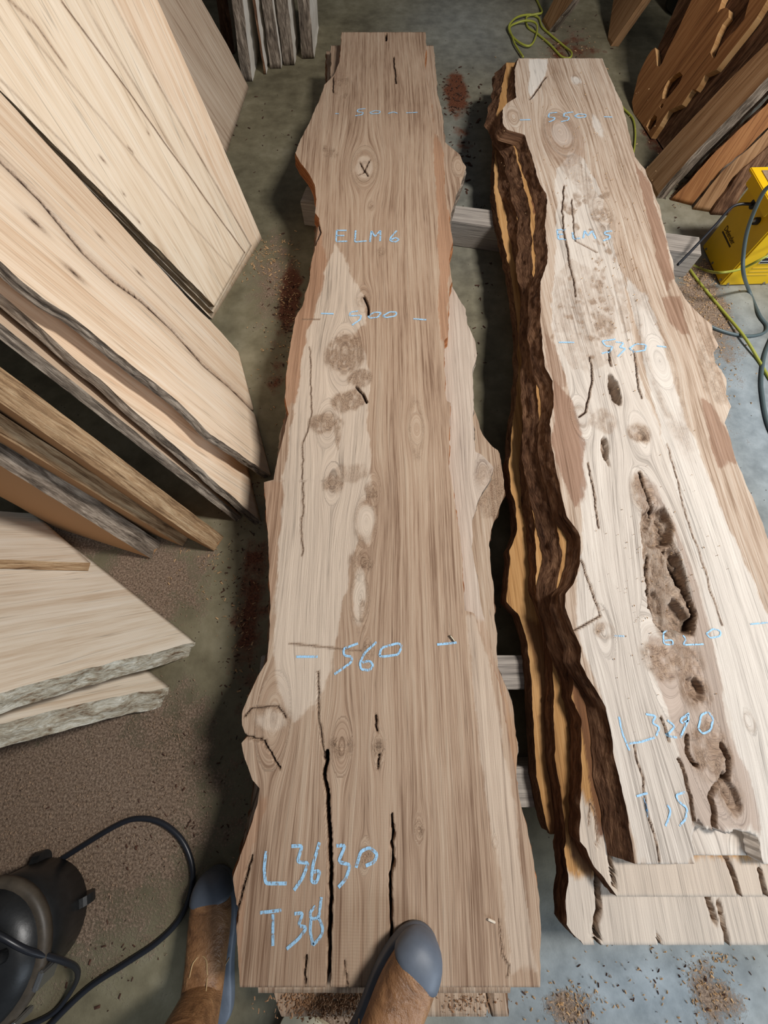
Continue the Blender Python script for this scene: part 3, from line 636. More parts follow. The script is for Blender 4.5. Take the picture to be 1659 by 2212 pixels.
# --- slabs beneath it
Z5b = .229
L5b = [(1095, 135), (1072, 250), (1110, 320), (1145, 450), (1152, 600), (1150, 700), (1160, 850), (1168, 1000), (1195, 1100), (1215, 1200), (1200, 1280), (1222, 1400), (1240, 1470)] + I([(515, 930), (575, 1050), (575, 1200)]) + J([(460, 50), (460, 300), (455, 580), (450, 650), (490, 690), (540, 800), (600, 870), (690, 1000)])
R5b = [(1290, 135), (1330, 250), (1380, 400), (1440, 600), (1480, 700), (1530, 900), (1600, 1150), (1660, 1350), (1720, 1600), (1760, 1800), (1780, 1940)]
f5b = Fig(Z5b); f5b.red += [(f5b.poly([(1225, 1450), (1290, 1480), (1310, 1600), (1315, 1830), (1285, 1800), (1270, 1650)]), .9), (f5b.poly([(1150, 380), (1200, 420), (1190, 470), (1150, 460)]), 1)]
f5b.pale += [(f5b.poly([(1250, 1700), (1330, 1850), (1900, 1850), (1900, 1990), (1240, 1990), (1245, 1700)]), .8)]
f5b.crack([(1318, 1830), (1325, 1915)], 3, .03); f5b.crack([(1540, 1780), (1580, 1880), (1600, 1945)], 5, .034); f5b.crack([(1640, 1880), (1655, 1950)], 5, .034)
f5b.crack([(1270, 1780), (1275, 1730), (1285, 1760), (1290, 1830)], 1.8, .004)
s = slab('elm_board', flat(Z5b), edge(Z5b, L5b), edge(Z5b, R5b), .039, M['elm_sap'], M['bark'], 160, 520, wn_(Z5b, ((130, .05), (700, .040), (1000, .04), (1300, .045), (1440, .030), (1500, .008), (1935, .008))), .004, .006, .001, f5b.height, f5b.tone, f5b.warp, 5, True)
tag(s, 'elm slab just below the one chalked ELM 5, end stepping out past it', 'timber slab')
Z5c = .188
L5c = [(1088, 145), (1080, 250), (1100, 400), (1124, 500), (1138, 600), (1150, 700), (1154, 800), (1150, 900), (1144, 1000), (1150, 1100)] + I([(320, 50), (320, 300), (380, 450), (410, 600), (415, 800), (420, 1100)]) + J([(305, 200), (330, 350), (355, 500), (360, 620), (350, 690), (385, 850), (360, 1040), (365, 1180), (420, 1250), (470, 1290), (480, 1310)])
R5c = [(1290, 145), (1330, 250), (1380, 400), (1440, 600), (1480, 700), (1530, 900), (1600, 1150), (1660, 1350), (1720, 1600), (1760, 1800), (1785, 1950), (1790, 2046)]
f5c = Fig(Z5c); f5c.red += [(f5c.poly([(1220, 1330), (1260, 1400), (1290, 1700), (1280, 1900), (1235, 1850), (1225, 1600), (1210, 1400)]), .8)]
f5c.pale += [(f5c.poly([(1215, 1880), (1290, 1900), (1900, 1890), (1900, 2100), (1200, 2100)]), .9)]
f5c.crack([(1288, 1880), (1292, 1960), (1285, 2000), (1290, 2050)], 6, .034); f5c.crack([(1530, 1940), (1545, 1990)], 6, .03); f5c.crack([(1552, 1950), (1565, 2010), (1572, 2065)], 4, .034); f5c.crack([(1420, 2020), (1428, 2050)], 2.5, .02)
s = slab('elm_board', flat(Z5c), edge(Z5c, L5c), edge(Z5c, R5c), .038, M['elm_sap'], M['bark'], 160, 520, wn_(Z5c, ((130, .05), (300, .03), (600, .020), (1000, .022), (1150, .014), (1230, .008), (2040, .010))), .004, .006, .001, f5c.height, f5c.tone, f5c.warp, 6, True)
tag(s, 'split elm slab reaching furthest towards the viewer in the right stack', 'timber slab')
Z5d = .148
L5d = [(1085, 150), (1072, 250)] + G([(250, 900), (245, 1100), (260, 1300), (310, 1500)]) + H([(265, 0), (295, 250), (300, 500), (285, 700), (260, 900), (248, 1050), (265, 1170), (290, 1260), (290, 1390), (250, 1490)]) + I([(165, 200), (140, 380), (220, 450), (260, 600), (285, 800), (295, 1000), (305, 1200), (320, 1400), (360, 1600)]) + [(1188, 1802)]
R5d = [(1280, 150), (1330, 250), (1380, 400), (1440, 600), (1480, 700), (1530, 900), (1600, 1150), (1660, 1350), (1720, 1600), (1745, 1802)]
f5d = Fig(Z5d); f5d.red += [(f5d.poly([(1125, 1330), (1180, 1350), (1215, 1500), (1220, 1850), (1190, 1850), (1172, 1600), (1165, 1450)]), .7)]
s = slab('elm_board', flat(Z5d), edge(Z5d, L5d), edge(Z5d, R5d), .037, M['elm_sap'], M['bark'], 80, 400, .008, .004, .006, .001, None, f5d.tone, None, 7, True)
tag(s, 'bottom elm slab of the right stack with orange sapwood strip along its edge', 'timber slab')
# bearers on the floor under both stacks
for k, (pa_, pb_, wd, lab) in enumerate((((655, 418), (1514, 531), .115, 'grey sawn bearer under both stacks at the far end, butt end by the yellow box'), ((560, 1452), (1560, 1452), .09, 'short sawn bearer glimpsed in the gap between the stacks'), ((600, 1700), (1640, 1700), .09, 'sawn bearer hidden deep under the near ends of both stacks'))):
    zt = .108; a, b = P(*pa_, zt), P(*pb_, zt); c = (a+b)/2
    o = box('bearer', (c[0], c[1], zt/2), float(np.linalg.norm(b-a)), wd, zt, M['bearer'], None, math.atan2(b[1]-a[1], b[0]-a[0]), .003, 11+k)
    tag(o, lab, 'timber', None)
# ------------------------------------------------------------------ boards leaning at the sides
def planeF(A, B, lean, spine=None):
    """face standing on the floor line A-B (pixels), leaning back from the viewer; 'spine' pixel sets the grain direction"""
    a, b = P(*A), P(*B); e = b-a; pr = nrm([-e[1], e[0], 0])
    if pr.dot((a+b)/2) < 0: pr = -pr
    l = math.radians(lean); v = pr*math.sin(l)+np.array([0, 0, math.cos(l)])
    n = nrm(np.cross(e, v)); n = n if n.dot(CAM-a) > 0 else -n
    pl = Plane(a, np.cross(v, n), v)
    if spine:
        q0 = np.array(pl.px(*spine[0])); q1 = np.array(pl.px(*spine[1])); d = q1-q0
        v = nrm(pl.u*d[0]+pl.v*d[1]); pl = Plane(a, np.cross(v, n), v)
    return pl
def ext(pts, vmax):
    p = list(pts); (u0, v0), (u1, v1) = p[-2], p[-1]
    if v1 < vmax: p.append((u1+(u1-u0)*(vmax-v1)/(v1-v0+1e-6)*.35, vmax))
    return p
def facepx(name, label, pl, Lp, Rp, vmax, thick, mat, bmat, group=None, cat='board', nu=16, nv=70, rough=.004, seed=0, **kw):
    L = ext([pl.px(*p) for p in Lp], vmax)
    if len(Rp) == 1: q = pl.px(*Rp[0]); R = [q, (q[0], q[1]+vmax*.5), (q[0], q[1]+vmax)]
    else: R = ext([pl.px(*p) for p in Rp], vmax)
    if np.mean([a for a, b in L]) > np.mean([a for a, b in R]): L, R = R, L; 
    o = slab(name, pl, L, R, thick, mat, bmat, nu, nv, kw.pop('waneL', .004), kw.pop('waneR', .004), rough, .0006, seed=seed, **kw)
    return tag(o, label, cat, group)
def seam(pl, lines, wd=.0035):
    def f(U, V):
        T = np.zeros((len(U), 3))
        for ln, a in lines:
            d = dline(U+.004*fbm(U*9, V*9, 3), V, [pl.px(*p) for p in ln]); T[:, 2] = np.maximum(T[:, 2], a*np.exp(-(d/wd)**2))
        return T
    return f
def spined(name, label, foot, head, z, e, width, thick, length, mat, bmat, right=False, rough=.006, seed=0, group=None, **kw):
    """board seen from its long edge: foot pixel on the floor, head pixel at height z, e = horizontal direction of its width"""
    f = P(*foot); d = nrm(P(*head, z)-f); e = np.array([e[0], e[1], 0.0])
    pl = Plane(f, -e if right else e, d)
    # foot line stays on the floor: slope the end
    k = -pl.u[2]/pl.v[2]
    vs = np.linspace(0, length, 8)
    a = [(0, t) for t in vs]; wv = -width if right else width
    b = [(wv, wv*k+t) for t in vs]
    L, R = (b, a) if right else (a, b)
    o = slab(name, pl, L, R, thick, mat, bmat, 14, 90, 0, 0, rough, .0006, seed=seed, **kw)
    return tag(o, label, 'board', group)

gl = 'boards leaning in the left rack'
# far left, next to the rack of planks
pb0 = planeF((537, 190), (490, 330), 20, ((537, 190), (432, 0)))
facepx('oak_board', 'greyish oak board leaning behind the cream boards, far end of the left rack', pb0, [(490, 330), (462, 285), (420, 180), (330, 0)], [(538, 190), (490, 95), (436, 0)], 1.9, .05, M['grey_board'], M['bark_grey'], gl, seed=21)
# three cream boards lying on each other
pb1 = planeF((566, 516), (459, 690), 16, ((560, 520), (340, 0)))
facepx('oak_board', 'rearmost of the three cream oak boards, showing a narrow strip at right', pb1, [(459, 690), (240, 470), (-120, 110)], [(566, 516), (470, 290), (340, 0)], 2.0, .04, M['oak2'], M['bark_grey'], gl, seed=22, rough=.002, barkR=False)
pb1b = pb1.shift(.028)
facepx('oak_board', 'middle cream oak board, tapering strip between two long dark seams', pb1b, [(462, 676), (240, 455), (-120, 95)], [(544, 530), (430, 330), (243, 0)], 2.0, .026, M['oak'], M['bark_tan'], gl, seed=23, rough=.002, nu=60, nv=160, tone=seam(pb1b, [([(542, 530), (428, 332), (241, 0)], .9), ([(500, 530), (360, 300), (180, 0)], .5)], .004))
pb1c = pb1b.shift(.030)
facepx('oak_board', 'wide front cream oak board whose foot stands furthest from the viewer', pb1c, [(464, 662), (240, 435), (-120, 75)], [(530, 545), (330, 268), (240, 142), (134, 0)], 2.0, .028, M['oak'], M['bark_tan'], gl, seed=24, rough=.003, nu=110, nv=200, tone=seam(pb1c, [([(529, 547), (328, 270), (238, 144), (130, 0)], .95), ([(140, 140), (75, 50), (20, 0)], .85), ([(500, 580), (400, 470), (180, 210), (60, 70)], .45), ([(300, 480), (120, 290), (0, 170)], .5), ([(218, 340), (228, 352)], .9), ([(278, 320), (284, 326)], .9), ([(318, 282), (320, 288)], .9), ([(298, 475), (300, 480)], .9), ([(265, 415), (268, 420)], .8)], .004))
# big board with the long split
pb2 = planeF((516, 762), (587, 1028), 20, ((587, 1028), (0, 572)))
B2 = lambda p: zm(0, 600, 2.304, p)
Lb2 = B2([(1350, 985), (1210, 890), (1050, 780), (880, 610), (600, 390), (340, 175), (220, 110), (120, 30)])+[(0, 563)]
Rb2 = [(516, 762), (477, 716), (420, 660), (330, 562), (239, 460), (120, 330), (0, 200)]
f2pl = pb2
def b2h(U, V):
    q = [f2pl.px(*p) for p in B2([(1290, 690), (1140, 540), (1010, 430), (860, 260), (700, 110), (560, 10)])+[(180, 545), (90, 435), (0, 345)]]
    d = dline(U, V, q); return -.010*np.exp(-(d/.006)**2)
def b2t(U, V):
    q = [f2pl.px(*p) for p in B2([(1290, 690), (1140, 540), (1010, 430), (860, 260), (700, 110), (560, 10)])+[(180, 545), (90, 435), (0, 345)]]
    d = dline(U, V, q); T = np.zeros((len(U), 3)); T[:, 2] = np.minimum(1.15*np.exp(-(d/.006)**2)+.4*np.exp(-(d/.03)**2), 1)  # shade in the split painted dark, with a brown halo
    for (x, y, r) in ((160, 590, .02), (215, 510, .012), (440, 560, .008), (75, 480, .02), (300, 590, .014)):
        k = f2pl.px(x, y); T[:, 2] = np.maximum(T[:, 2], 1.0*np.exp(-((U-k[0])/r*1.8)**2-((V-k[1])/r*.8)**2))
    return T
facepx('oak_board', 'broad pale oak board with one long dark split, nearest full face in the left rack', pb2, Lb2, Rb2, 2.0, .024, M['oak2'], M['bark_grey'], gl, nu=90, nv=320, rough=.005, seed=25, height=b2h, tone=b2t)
pb3 = Plane(P(565, 1128), pb2.u, pb2.v)
_a = [pb3.px(565, 1128), pb3.px(330, 922), pb3.px(150, 762), pb3.px(0, 632)]
o = slab('oak_board', pb3, ext(_a, 2.0), [(u+.44, v+.44*(-pb3.u[2]/pb3.v[2])) for u, v in ext(_a, 2.0)], .024, M['oak2'], M['bark_grey'], 14, 90, .004, .004, .006, .0006, seed=26)
tag(o, 'pale board leaning directly behind the split oak board, dark bark edge', 'board', gl)
spined('oak_board', 'thin board with grey bark edge beside a deep dark gap in the left rack', (522, 1116), (0, 698), .71, (-.70, .70), .42, .025, 2.0, M['oak2'], M['bark_grey'], seed=27, group=gl)
spined('oak_board', 'thick board with rough yellowish edge in the middle of the left rack', (484, 1160), (0, 792), .66, (-.90, .43), .40, .058, 2.0, M['tan'], M['bark_tan'], seed=28, group=gl)
spined('oak_board', 'second board from the near end of the left rack, mottled narrow edge', (408, 1158), (0, 893), .555, (-.935, .35), .40, .040, 2.0, M['tan'], M['bark_tan'], seed=29, group=gl)
spined('oak_board', 'orange-faced board with lavender-grey bark edge, nearest end of the left rack', (347, 1172), (0, 938), .475, (-.955, .295), .34, .062, 1.6, M['tan'], M['bark_grey'], seed=30, group=gl)
# low pair of wide boards at the left edge of the picture
gw = 'wide pale boards at the left edge'
pc = planeF((421, 1385), (75, 1112), 30, ((420, 1385), (0, 1508)))
facepx('ash_board', 'wide pale board with peeling lichen-covered bark along its near edge', pc, [(421, 1385), (330, 1412), (200, 1440), (100, 1468), (0, 1497)], [(84, 1120)], 1.15, .05, M['ash'], M['bark_lichen'], gw, nu=30, nv=90, seed=31, waneL=.012, waneR=.012, rough=.006)
pc2 = pc.shift(.032)
facepx('ash_board', 'pale board lying over the back of the wide one, sawn edge lit', pc2, [(196, 1216), (100, 1212), (0, 1208)], [(76, 1110), (0, 1104), (-60, 1098)], 1.15, .030, M['ash'], M['bark_tan'], gw, seed=32, rough=.003)
pc3 = planeF((366, 1482), (300, 1432), 30, ((366, 1482), (0, 1560)))
pc3 = pc3.shift(-.0)
facepx('ash_board', 'thick pale board underneath with whitish bark and square-cut corner', pc3, [(366, 1482), (250, 1506), (120, 1535), (0, 1562)], [(300, 1432)], 1.15, .06, M['ash'], M['bark_lichen'], gw, seed=33, waneL=.02, waneR=.02, rough=.007)

# planks standing on edge in the far-left rack
gp = 'planks on end in the far rack'
PK = lambda p: zm(430, 0, 5.53, p)
for k, (lt, lb, rt, rb, dep, m, lab) in enumerate((
    ((205, 0), (290, 640), (340, 0), (465, 900), .26, 'bark', 'dark rough-barked plank on end behind the grey oak board'),
    ((390, 0), (510, 975), (520, 0), (640, 975), .30, 'bark_grey', 'plank on end with broad pale side, front left of the far rack'),
    ((640, 0), (775, 890), (668, 0), (802, 892), .20, 'bark', 'thin plank on end with dark edge beside the broad pale one'),
    ((742, 0), (850, 822), (872, 0), (988, 818), .24, 'bark_grey', 'plank on end with a knotty split at its foot in the far rack'),
    ((908, 0), (1012, 785), (1062, 0), (1142, 770), .24, 'bark_grey', 'brownish plank on end second from the aisle in the far rack'),
    ((1172, 0), (1232, 705), (1312, 0), (1372, 690), .40, 'bark_grey', 'plank on end next to the open aisle with pinkish pale side'))):
    lt, lb, rt, rb = PK([lt, lb, rt, rb])
    pl = planeF(lb, (rb[0], lb[1]), 5)
    pl = Plane(pl.o+np.array([0, .02*0, 0]), pl.u, pl.v)
    facepx('plank', lab, pl, [lb, lt], [rb, rt], 1.5, dep, M[m], M['white_board'], gp, nu=8, nv=60, seed=40+k, rough=.005, side_name='sawn_side')

# right-hand side: slabs leaning to the right
gr = 'slabs leaning on the right'
Q5 = lambda p: zm(1340, 0, 5.2, p)
pr1 = planeF((1369, 246), (1423, 333), 20)
out = Q5([(130, 1150), (165, 1000), (200, 850), (250, 740), (300, 640), (350, 565), (390, 535), (405, 640), (412, 740), (440, 745), (465, 715), (540, 545), (650, 330), (720, 170), (800, 0), (1050, -500), (1300, -1000), (1700, -1050), (1500, -600), (1140, 0), (1112, 90), (1085, 150), (1130, 102), (1190, 85), (1220, 110), (1215, 190), (1150, 270), (1090, 390), (1050, 500), (1010, 590), (1035, 645), (1060, 655), (1110, 540), (1180, 450), (1300, 330), (1392, 215), (1420, 100), (1450, 0), (1700, -400), (2050, -900),
          (2350, -850), (2000, -450), (1650, 0), (1530, 200), (1450, 310), (1300, 500), (1200, 625), (1080, 780), (985, 825), (950, 840), (880, 970), (850, 1012), (812, 1000), (760, 1070), (690, 1175), (600, 1215), (545, 1240), (490, 1320), (440, 1410), (345, 1555), (300, 1480), (225, 1370), (150, 1280)])
holes = [Q5([(670, 805), (700, 850), (660, 940), (580, 1040), (520, 1105), (470, 1110), (475, 1050), (500, 970), (540, 900), (600, 845)]), Q5([(290, 1420), (330, 1340), (380, 1288), (412, 1310), (400, 1380), (325, 1480)]), Q5([(440, 1195), (465, 1160), (485, 1165), (480, 1195), (455, 1225)])]
o = prism('burr_slab', [pr1.px(*p) for p in out], [[pr1.px(*p) for p in h] for h in holes], pr1, .035, M['orange'], None, seed=3, rim=M['rim'])
tag(o, 'orange slab with ragged outline and oval holes leaning at right', 'board', gr)
pr2 = pr1.shift(-.040)
facepx('bark_slab', 'dark bark-faced slab leaning behind the orange slab with holes', pr2, [(1366, 240), (1400, 150), (1440, 60), (1465, 0)], [(1427, 336), (1500, 268), (1600, 160), (1700, 50)], 1.3, .05, M['bark'], M['bark_inner'], gr, nu=60, nv=120, seed=51, rough=.008)
pr3 = planeF((1385, 372), (1417, 430), 20, ((1414, 427), (1624, 202)))
facepx('sawn_plank', 'brown sawn plank leaning diagonally beside the top right corner, bark along one edge', pr3, [(1385, 374), (1427, 330), (1567, 180), (1659, 90)], [(1416, 429), (1439, 399), (1484, 349), (1538, 291), (1624, 204)], 1.4, .045, M['tan'], M['bark_grey'], gr, seed=52, waneL=.012, waneR=.012)
pr4 = planeF((1478, 385), (1512, 388), 24)
facepx('waney_plank', 'grey lichened plank edge lying against the brown sawn plank', pr4, [(1480, 384), (1545, 318), (1659, 205)], [(1512, 388), (1568, 312), (1668, 212)], 1.3, .05, M['bark_lichen'], M['bark_grey'], gr, seed=53, rough=.006)
pr5 = planeF((1446, 432), (1492, 444), 22)
facepx('waney_plank', 'orange waney plank leaning between the sawn plank and the yellow box', pr5, [(1448, 432), (1540, 335), (1659, 222)], [(1492, 444), (1560, 372), (1668, 268)], 1.3, .045, M['orange'], M['bark'], gr, seed=54, rough=.008)
pr6 = planeF((1492, 452), (1530, 458), 22)
facepx('waney_plank', 'waney plank with pale grey edge just behind the yellow box', pr6, [(1494, 452), (1560, 372), (1660, 280)], [(1532, 458), (1580, 388), (1668, 305)], 1.3, .05, M['tan'], M['bark_grey'], gr, seed=55, rough=.008)
pr7 = planeF((1532, 464), (1575, 466), 22)
facepx('waney_plank', 'dark waney plank closest to the top of the yellow box', pr7, [(1534, 464), (1600, 372), (1665, 310)], [(1572, 466), (1610, 410), (1668, 345)], 1.3, .05, M['bark'], M['bark'], gr, seed=56, rough=.008)
pt1 = planeF((1170, 46), (1183, 68), 20)
facepx('tan_board', 'tan board leaning beside the coiled green cable', pt1, [(1170, 46), (1196, 0)], [(1184, 69), (1238, 0)], 1.3, .04, M['tan'], M['bark_grey'], gr, seed=57, nu=10)
pt2 = planeF((1312, 84), (1319, 100), 22)
facepx('tan_board', 'narrow tan board leaning alone in the dark far right corner', pt2, [(1312, 86), (1325, 0)], [(1319, 100), (1388, 0)], 1.3, .045, M['tan'], M['tan'], gr, seed=58, nu=10)
# ------------------------------------------------------------------ yellow site transformer
def vplane(px, py, Y):                      # point on the vertical plane y = Y
    r = ray(px, py); t = Y/r[1]; return CAM+t*r
yel = plain('yellow_paint', srgb(236, 190, 20), .42, 0, .06, 9); blackp = plain('black_rubber', srgb(26, 27, 30), .55)
greyp = plain('grey_plate', srgb(150, 148, 140), .4, .3); whitep = plain('white_label', srgb(225, 226, 222), .6); darkprint = plain('dark_print', srgb(66, 46, 18), .7)
dusty = plain('dusty_lid', srgb(150, 124, 98), .9, 0, .3, 60); steel = plain('steel', srgb(170, 170, 168), .35, .9)
fl = P(1554, 618); bl = P(1515.6, 533); ang = math.atan2(-(bl-fl)[0], (bl-fl)[1])
tw, td, th = .225, float(np.linalg.norm(bl-fl)), .30
tr = empty('site_transformer', tuple(fl)); tr.rotation_euler = (0, 0, ang)
tag(tr, 'yellow metal site transformer box with cables, standing by the right stack', 'transformer')
def tbox(name, x, y, z, sx, sy, sz, m, par=tr, bev=.003): return box(name, (x, y, z), sx, sy, sz, m, par, 0, bev)
tbox('case', tw/2, td/2, th/2, tw, td, th-.002, yel, bev=.006)
lid = tbox('lid', tw/2-.012, td/2+.006, th+.006, tw+.05, td+.034, .012, yel)
tbox('lid_skirt', -.0345, td/2+.012, th-.012, .003, td*.8, .03, yel)
box('sawdust_film', (0, 0, .0075), tw-.02, td-.02, .002, dusty, lid, 0, 0)
def disc(name, r, d, m, loc, rot, par, seg=20):
    v, f = [], []
    for z in (-d/2, d/2):
        for k in range(seg): a = 2*math.pi*k/seg; v.append((r*math.cos(a), r*math.sin(a), z))
    f += [(k, (k+1) % seg, seg+(k+1) % seg, seg+k) for k in range(seg)]+[tuple(range(seg))[::-1], tuple(range(seg, 2*seg))]
    o = mesh(name, v, f, m, par); o.location = loc; o.rotation_euler = rot; return o
disc('grommet', .017, .012, blackp, (-.006, td*.62, th*.82), (0, math.pi/2, 0), tr)
kn = disc('breaker_knob', .013, .016, blackp, (-.007, td*.33, th*.76), (0, math.pi/2, 0), tr)
disc('button', .007, .02, steel, (-.002, .0, -.012), (0, 0, 0), kn)
for y, z in ((td*.86, .015), (td*.08, .015), (td*.5, .015), (td*.08, th-.02)): disc('screw', .005, .004, steel, (-.001, y, z), (0, math.pi/2, 0), tr, 10)
for x in (.03, tw-.03): disc('screw', .005, .004, steel, (x, -.001, .012), (math.pi/2, 0, 0), tr, 10)
tbox('rating_plate', tw*.64, -.001, .205, .12, .004, .07, greyp)
lb = tbox('label', tw*.62, -.0012, .135, .12, .003, .055, whitep, bev=0)
for z, h in ((.018, .008), (-.008, .012), (-.022, .006)): box('label_band', (0, -.002, z), .116, .001, h, blackp, lb, 0, 0)
for z in (.085, .068, .052): tbox('notice_line', tw*.55, -.0005, z, .10, .0015, .005, plain('faded_print', srgb(214, 176, 50), .7), bev=0)
def text(body, size, m, parent, loc, rot, name='lettering'):
    c = bpy.data.curves.new('txt', 'FONT'); c.body = body; c.size = size; c.align_x = 'CENTER'; c.align_y = 'CENTER'; c.extrude = .0004
    t = bpy.data.objects.new('txt', c); COL.objects.link(t)
    me = bpy.data.meshes.new_from_object(t.evaluated_get(bpy.context.evaluated_depsgraph_get())); bpy.data.objects.remove(t); bpy.data.curves.remove(c)
    me.materials.clear(); me.materials.append(m); o = bpy.data.objects.new(name, me); COL.objects.link(o)
    o.parent = parent; o.location = loc; o.rotation_euler = rot; return o
text('5.0', .018, blackp, lb, (-.02, -.0028, .006), (math.pi/2, 0, 0))
text('Defender', .027, darkprint, tr, (-.0012, td*.62, th*.40), (math.radians(90), 0, math.radians(-90)))
box('print_bar', (-.0006, td*.62, th*.40-.017), .0012, .10, .006, darkprint, tr, 0, 0)

# ------------------------------------------------------------------ cables
cabk = plain('black_cable', srgb(34, 36, 42), .35); cagr = plain('grey_cable', srgb(84, 98, 100), .45); cayg = plain('green_cable', srgb(158, 160, 62), .5)
def cpx(pts, r): return [P(x, y, z if z else r) for x, y, z in pts]
Yf = fl[1]-.02
o = tube('power_cable', [P(1464, 572, .13), P(1500, 535, .16), P(1545, 487, .20), P(1585, 445, .235), tuple(np.array(fl)+np.array([-.014, td*.62, th*.82]))], .0055, cabk)
tag(o, 'black cable running from the yellow box to under the right stack', 'cable')
o = tube('power_cable', [vplane(1690, 385, 1.45), vplane(1655, 408, 1.46), vplane(1632, 450, 1.47), vplane(1614, 500, 1.48), vplane(1606, 550, 1.47), vplane(1606, 590, 1.45)]+cpx([(1618, 628, 0), (1640, 680, 0), (1656, 703, 0), (1650, 719, 0), (1615, 726, 0), (1570, 718, 0), (1530, 702, 0), (1505, 680, 0)], .0065), .0065, cagr)
tag(o, 'grey rubber cable looping down in front of the yellow box', 'cable')
o = tube('power_cable', cpx([(1668, 725, 0), (1652, 765, 0), (1645, 810, 0), (1646, 850, 0), (1660, 920, 0), (1700, 1000, 0)], .0065), .0065, cagr)
tag(o, 'grey cable on the bluish floor at the right edge of the picture', 'cable')
o = tube('extension_lead', cpx([(1462, 540, 0), (1478, 562, 0), (1505, 603, 0), (1560, 670, 0), (1608, 728, .0185), (1640, 780, 0), (1665, 822, 0), (1720, 900, 0)], .0055), .0055, cayg)
tag(o, 'olive green lead lying straight across the floor beside the yellow box', 'cable')
o = tube('extension_lead', cpx([(1468, 560, 0), (1490, 570, 0), (1520, 583, 0)], .005)+[vplane(1555, 589, Yf-.02), vplane(1600, 581, Yf-.01), vplane(1640, 562, Yf-.03), vplane(1672, 545, Yf-.02), vplane(1720, 520, Yf-.02)], .005, cayg)
tag(o, 'olive green lead sagging across the front of the yellow box', 'cable')
CO = lambda p: [(*q, 0) for q in zm(1080, 0, 5.184, p)]
o = tube('extension_lead', [P(x, y, .006+.010*(i % 7 in (2, 3))+(.006 if i > 14 else 0)) for i, (x, y, z) in enumerate(CO([(380, -60), (440, 60), (470, 140), (400, 160), (300, 190), (310, 300), (420, 380), (560, 500), (690, 635), (780, 650), (800, 590), (720, 520), (560, 385), (470, 300), (430, 200), (340, 165), (200, 190), (110, 270), (105, 350), (180, 450), (300, 515), (370, 480), (415, 350), (400, 260), (300, 230), (180, 260), (110, 310), (140, 420), (170, 500), (260, 640)]))], .0055, cayg)
tag(o, 'tangled coil of olive green lead on the floor past the right stack', 'cable')
o = tube('extension_lead', [P(x, y, .006) for x, y in ((1330, 205), (1345, 232), (1366, 255), (1372, 285), (1370, 320), (1366, 340), (1360, 380))], .005, cayg)
tag(o, 'length of green lead between the right stack and the orange slab with holes', 'cable')
o = tube('power_cable', cpx([(-60, 1990, 0), (0, 1945, 0), (60, 1902, 0), (150, 1845, 0), (250, 1784, 0), (300, 1768, 0), (350, 1778, 0), (393, 1815, 0), (415, 1870, 0), (412, 1925, 0), (388, 1985, 0), (340, 2035, 0), (270, 2082, 0), (190, 2135, 0), (110, 2212, 0), (60, 2270, 0)], .007), .007, cabk)
tag(o, 'black cable looping over the dusty floor beside the left boot', 'cable')

# ------------------------------------------------------------------ black workshop vacuum at the lower left corner
def lathe(name, prof, m, parent, loc=(0, 0, 0), seg=40):
    v = [(r*math.cos(2*math.pi*k/seg), r*math.sin(2*math.pi*k/seg), z) for r, z in prof for k in range(seg)]
    f = [(i*seg+k, i*seg+(k+1) % seg, (i+1)*seg+(k+1) % seg, (i+1)*seg+k) for i in range(len(prof)-1) for k in range(seg)]
    o = mesh(name, v, f, m, parent, smooth=True); o.location = loc; return o
vb = P(-48, 2078, .18); va = empty('workshop_vacuum', (vb[0], vb[1], 0)); tag(va, 'black drum-shaped workshop vacuum cut off by the lower left corner', 'vacuum')
vp = plain('black_plastic', srgb(30, 31, 32), .38, 0, .25, 40); vd = plain('worn_plastic', srgb(74, 66, 56), .5, 0, .3, 30)
lathe('drum', [(0, .012), (.10, .012), (.118, .02), (.124, .10), (.128, .16), (0, .16)], vp, va)
lathe('rim', [(.124, .158), (.142, .160), (.144, .176), (.134, .184), (.118, .180)], vd, va)
lathe('lid', [(.128, .178), (.118, .200), (.09, .215), (.03, .22), (0, .22)], vp, va)
tube('handle', [(-.08, .03, .214), (-.06, .03, .255), (.0, .03, .266), (.06, .03, .255), (.08, .03, .214)], .012, vp, va)
cl = box('clip', (.142, -.03, .16), .012, .035, .05, steel, va, -.2)
box('clip', (.10, -.105, .16), .035, .012, .05, steel, va, .5)
for a in (.3, 1.8, 3.4, 4.9): disc('wheel', .026, .02, vp, (.112*math.cos(a), .112*math.sin(a), .027), (math.pi/2, 0, a), va)
o = tube('vacuum_cord', [np.array([vb[0], vb[1], 0])+np.array(q) for q in ((-.10, .02, .222), (-.02, .09, .226), (.06, .07, .226), (.115, .03, .20), (.156, -.02, .14), (.160, -.07, .08), (.13, -.13, .03), (.08, -.19, .008), (.0, -.22, .008))], .006, cabk)
tag(o, 'black cord curling over the vacuum drum in the lower left corner', 'cable')

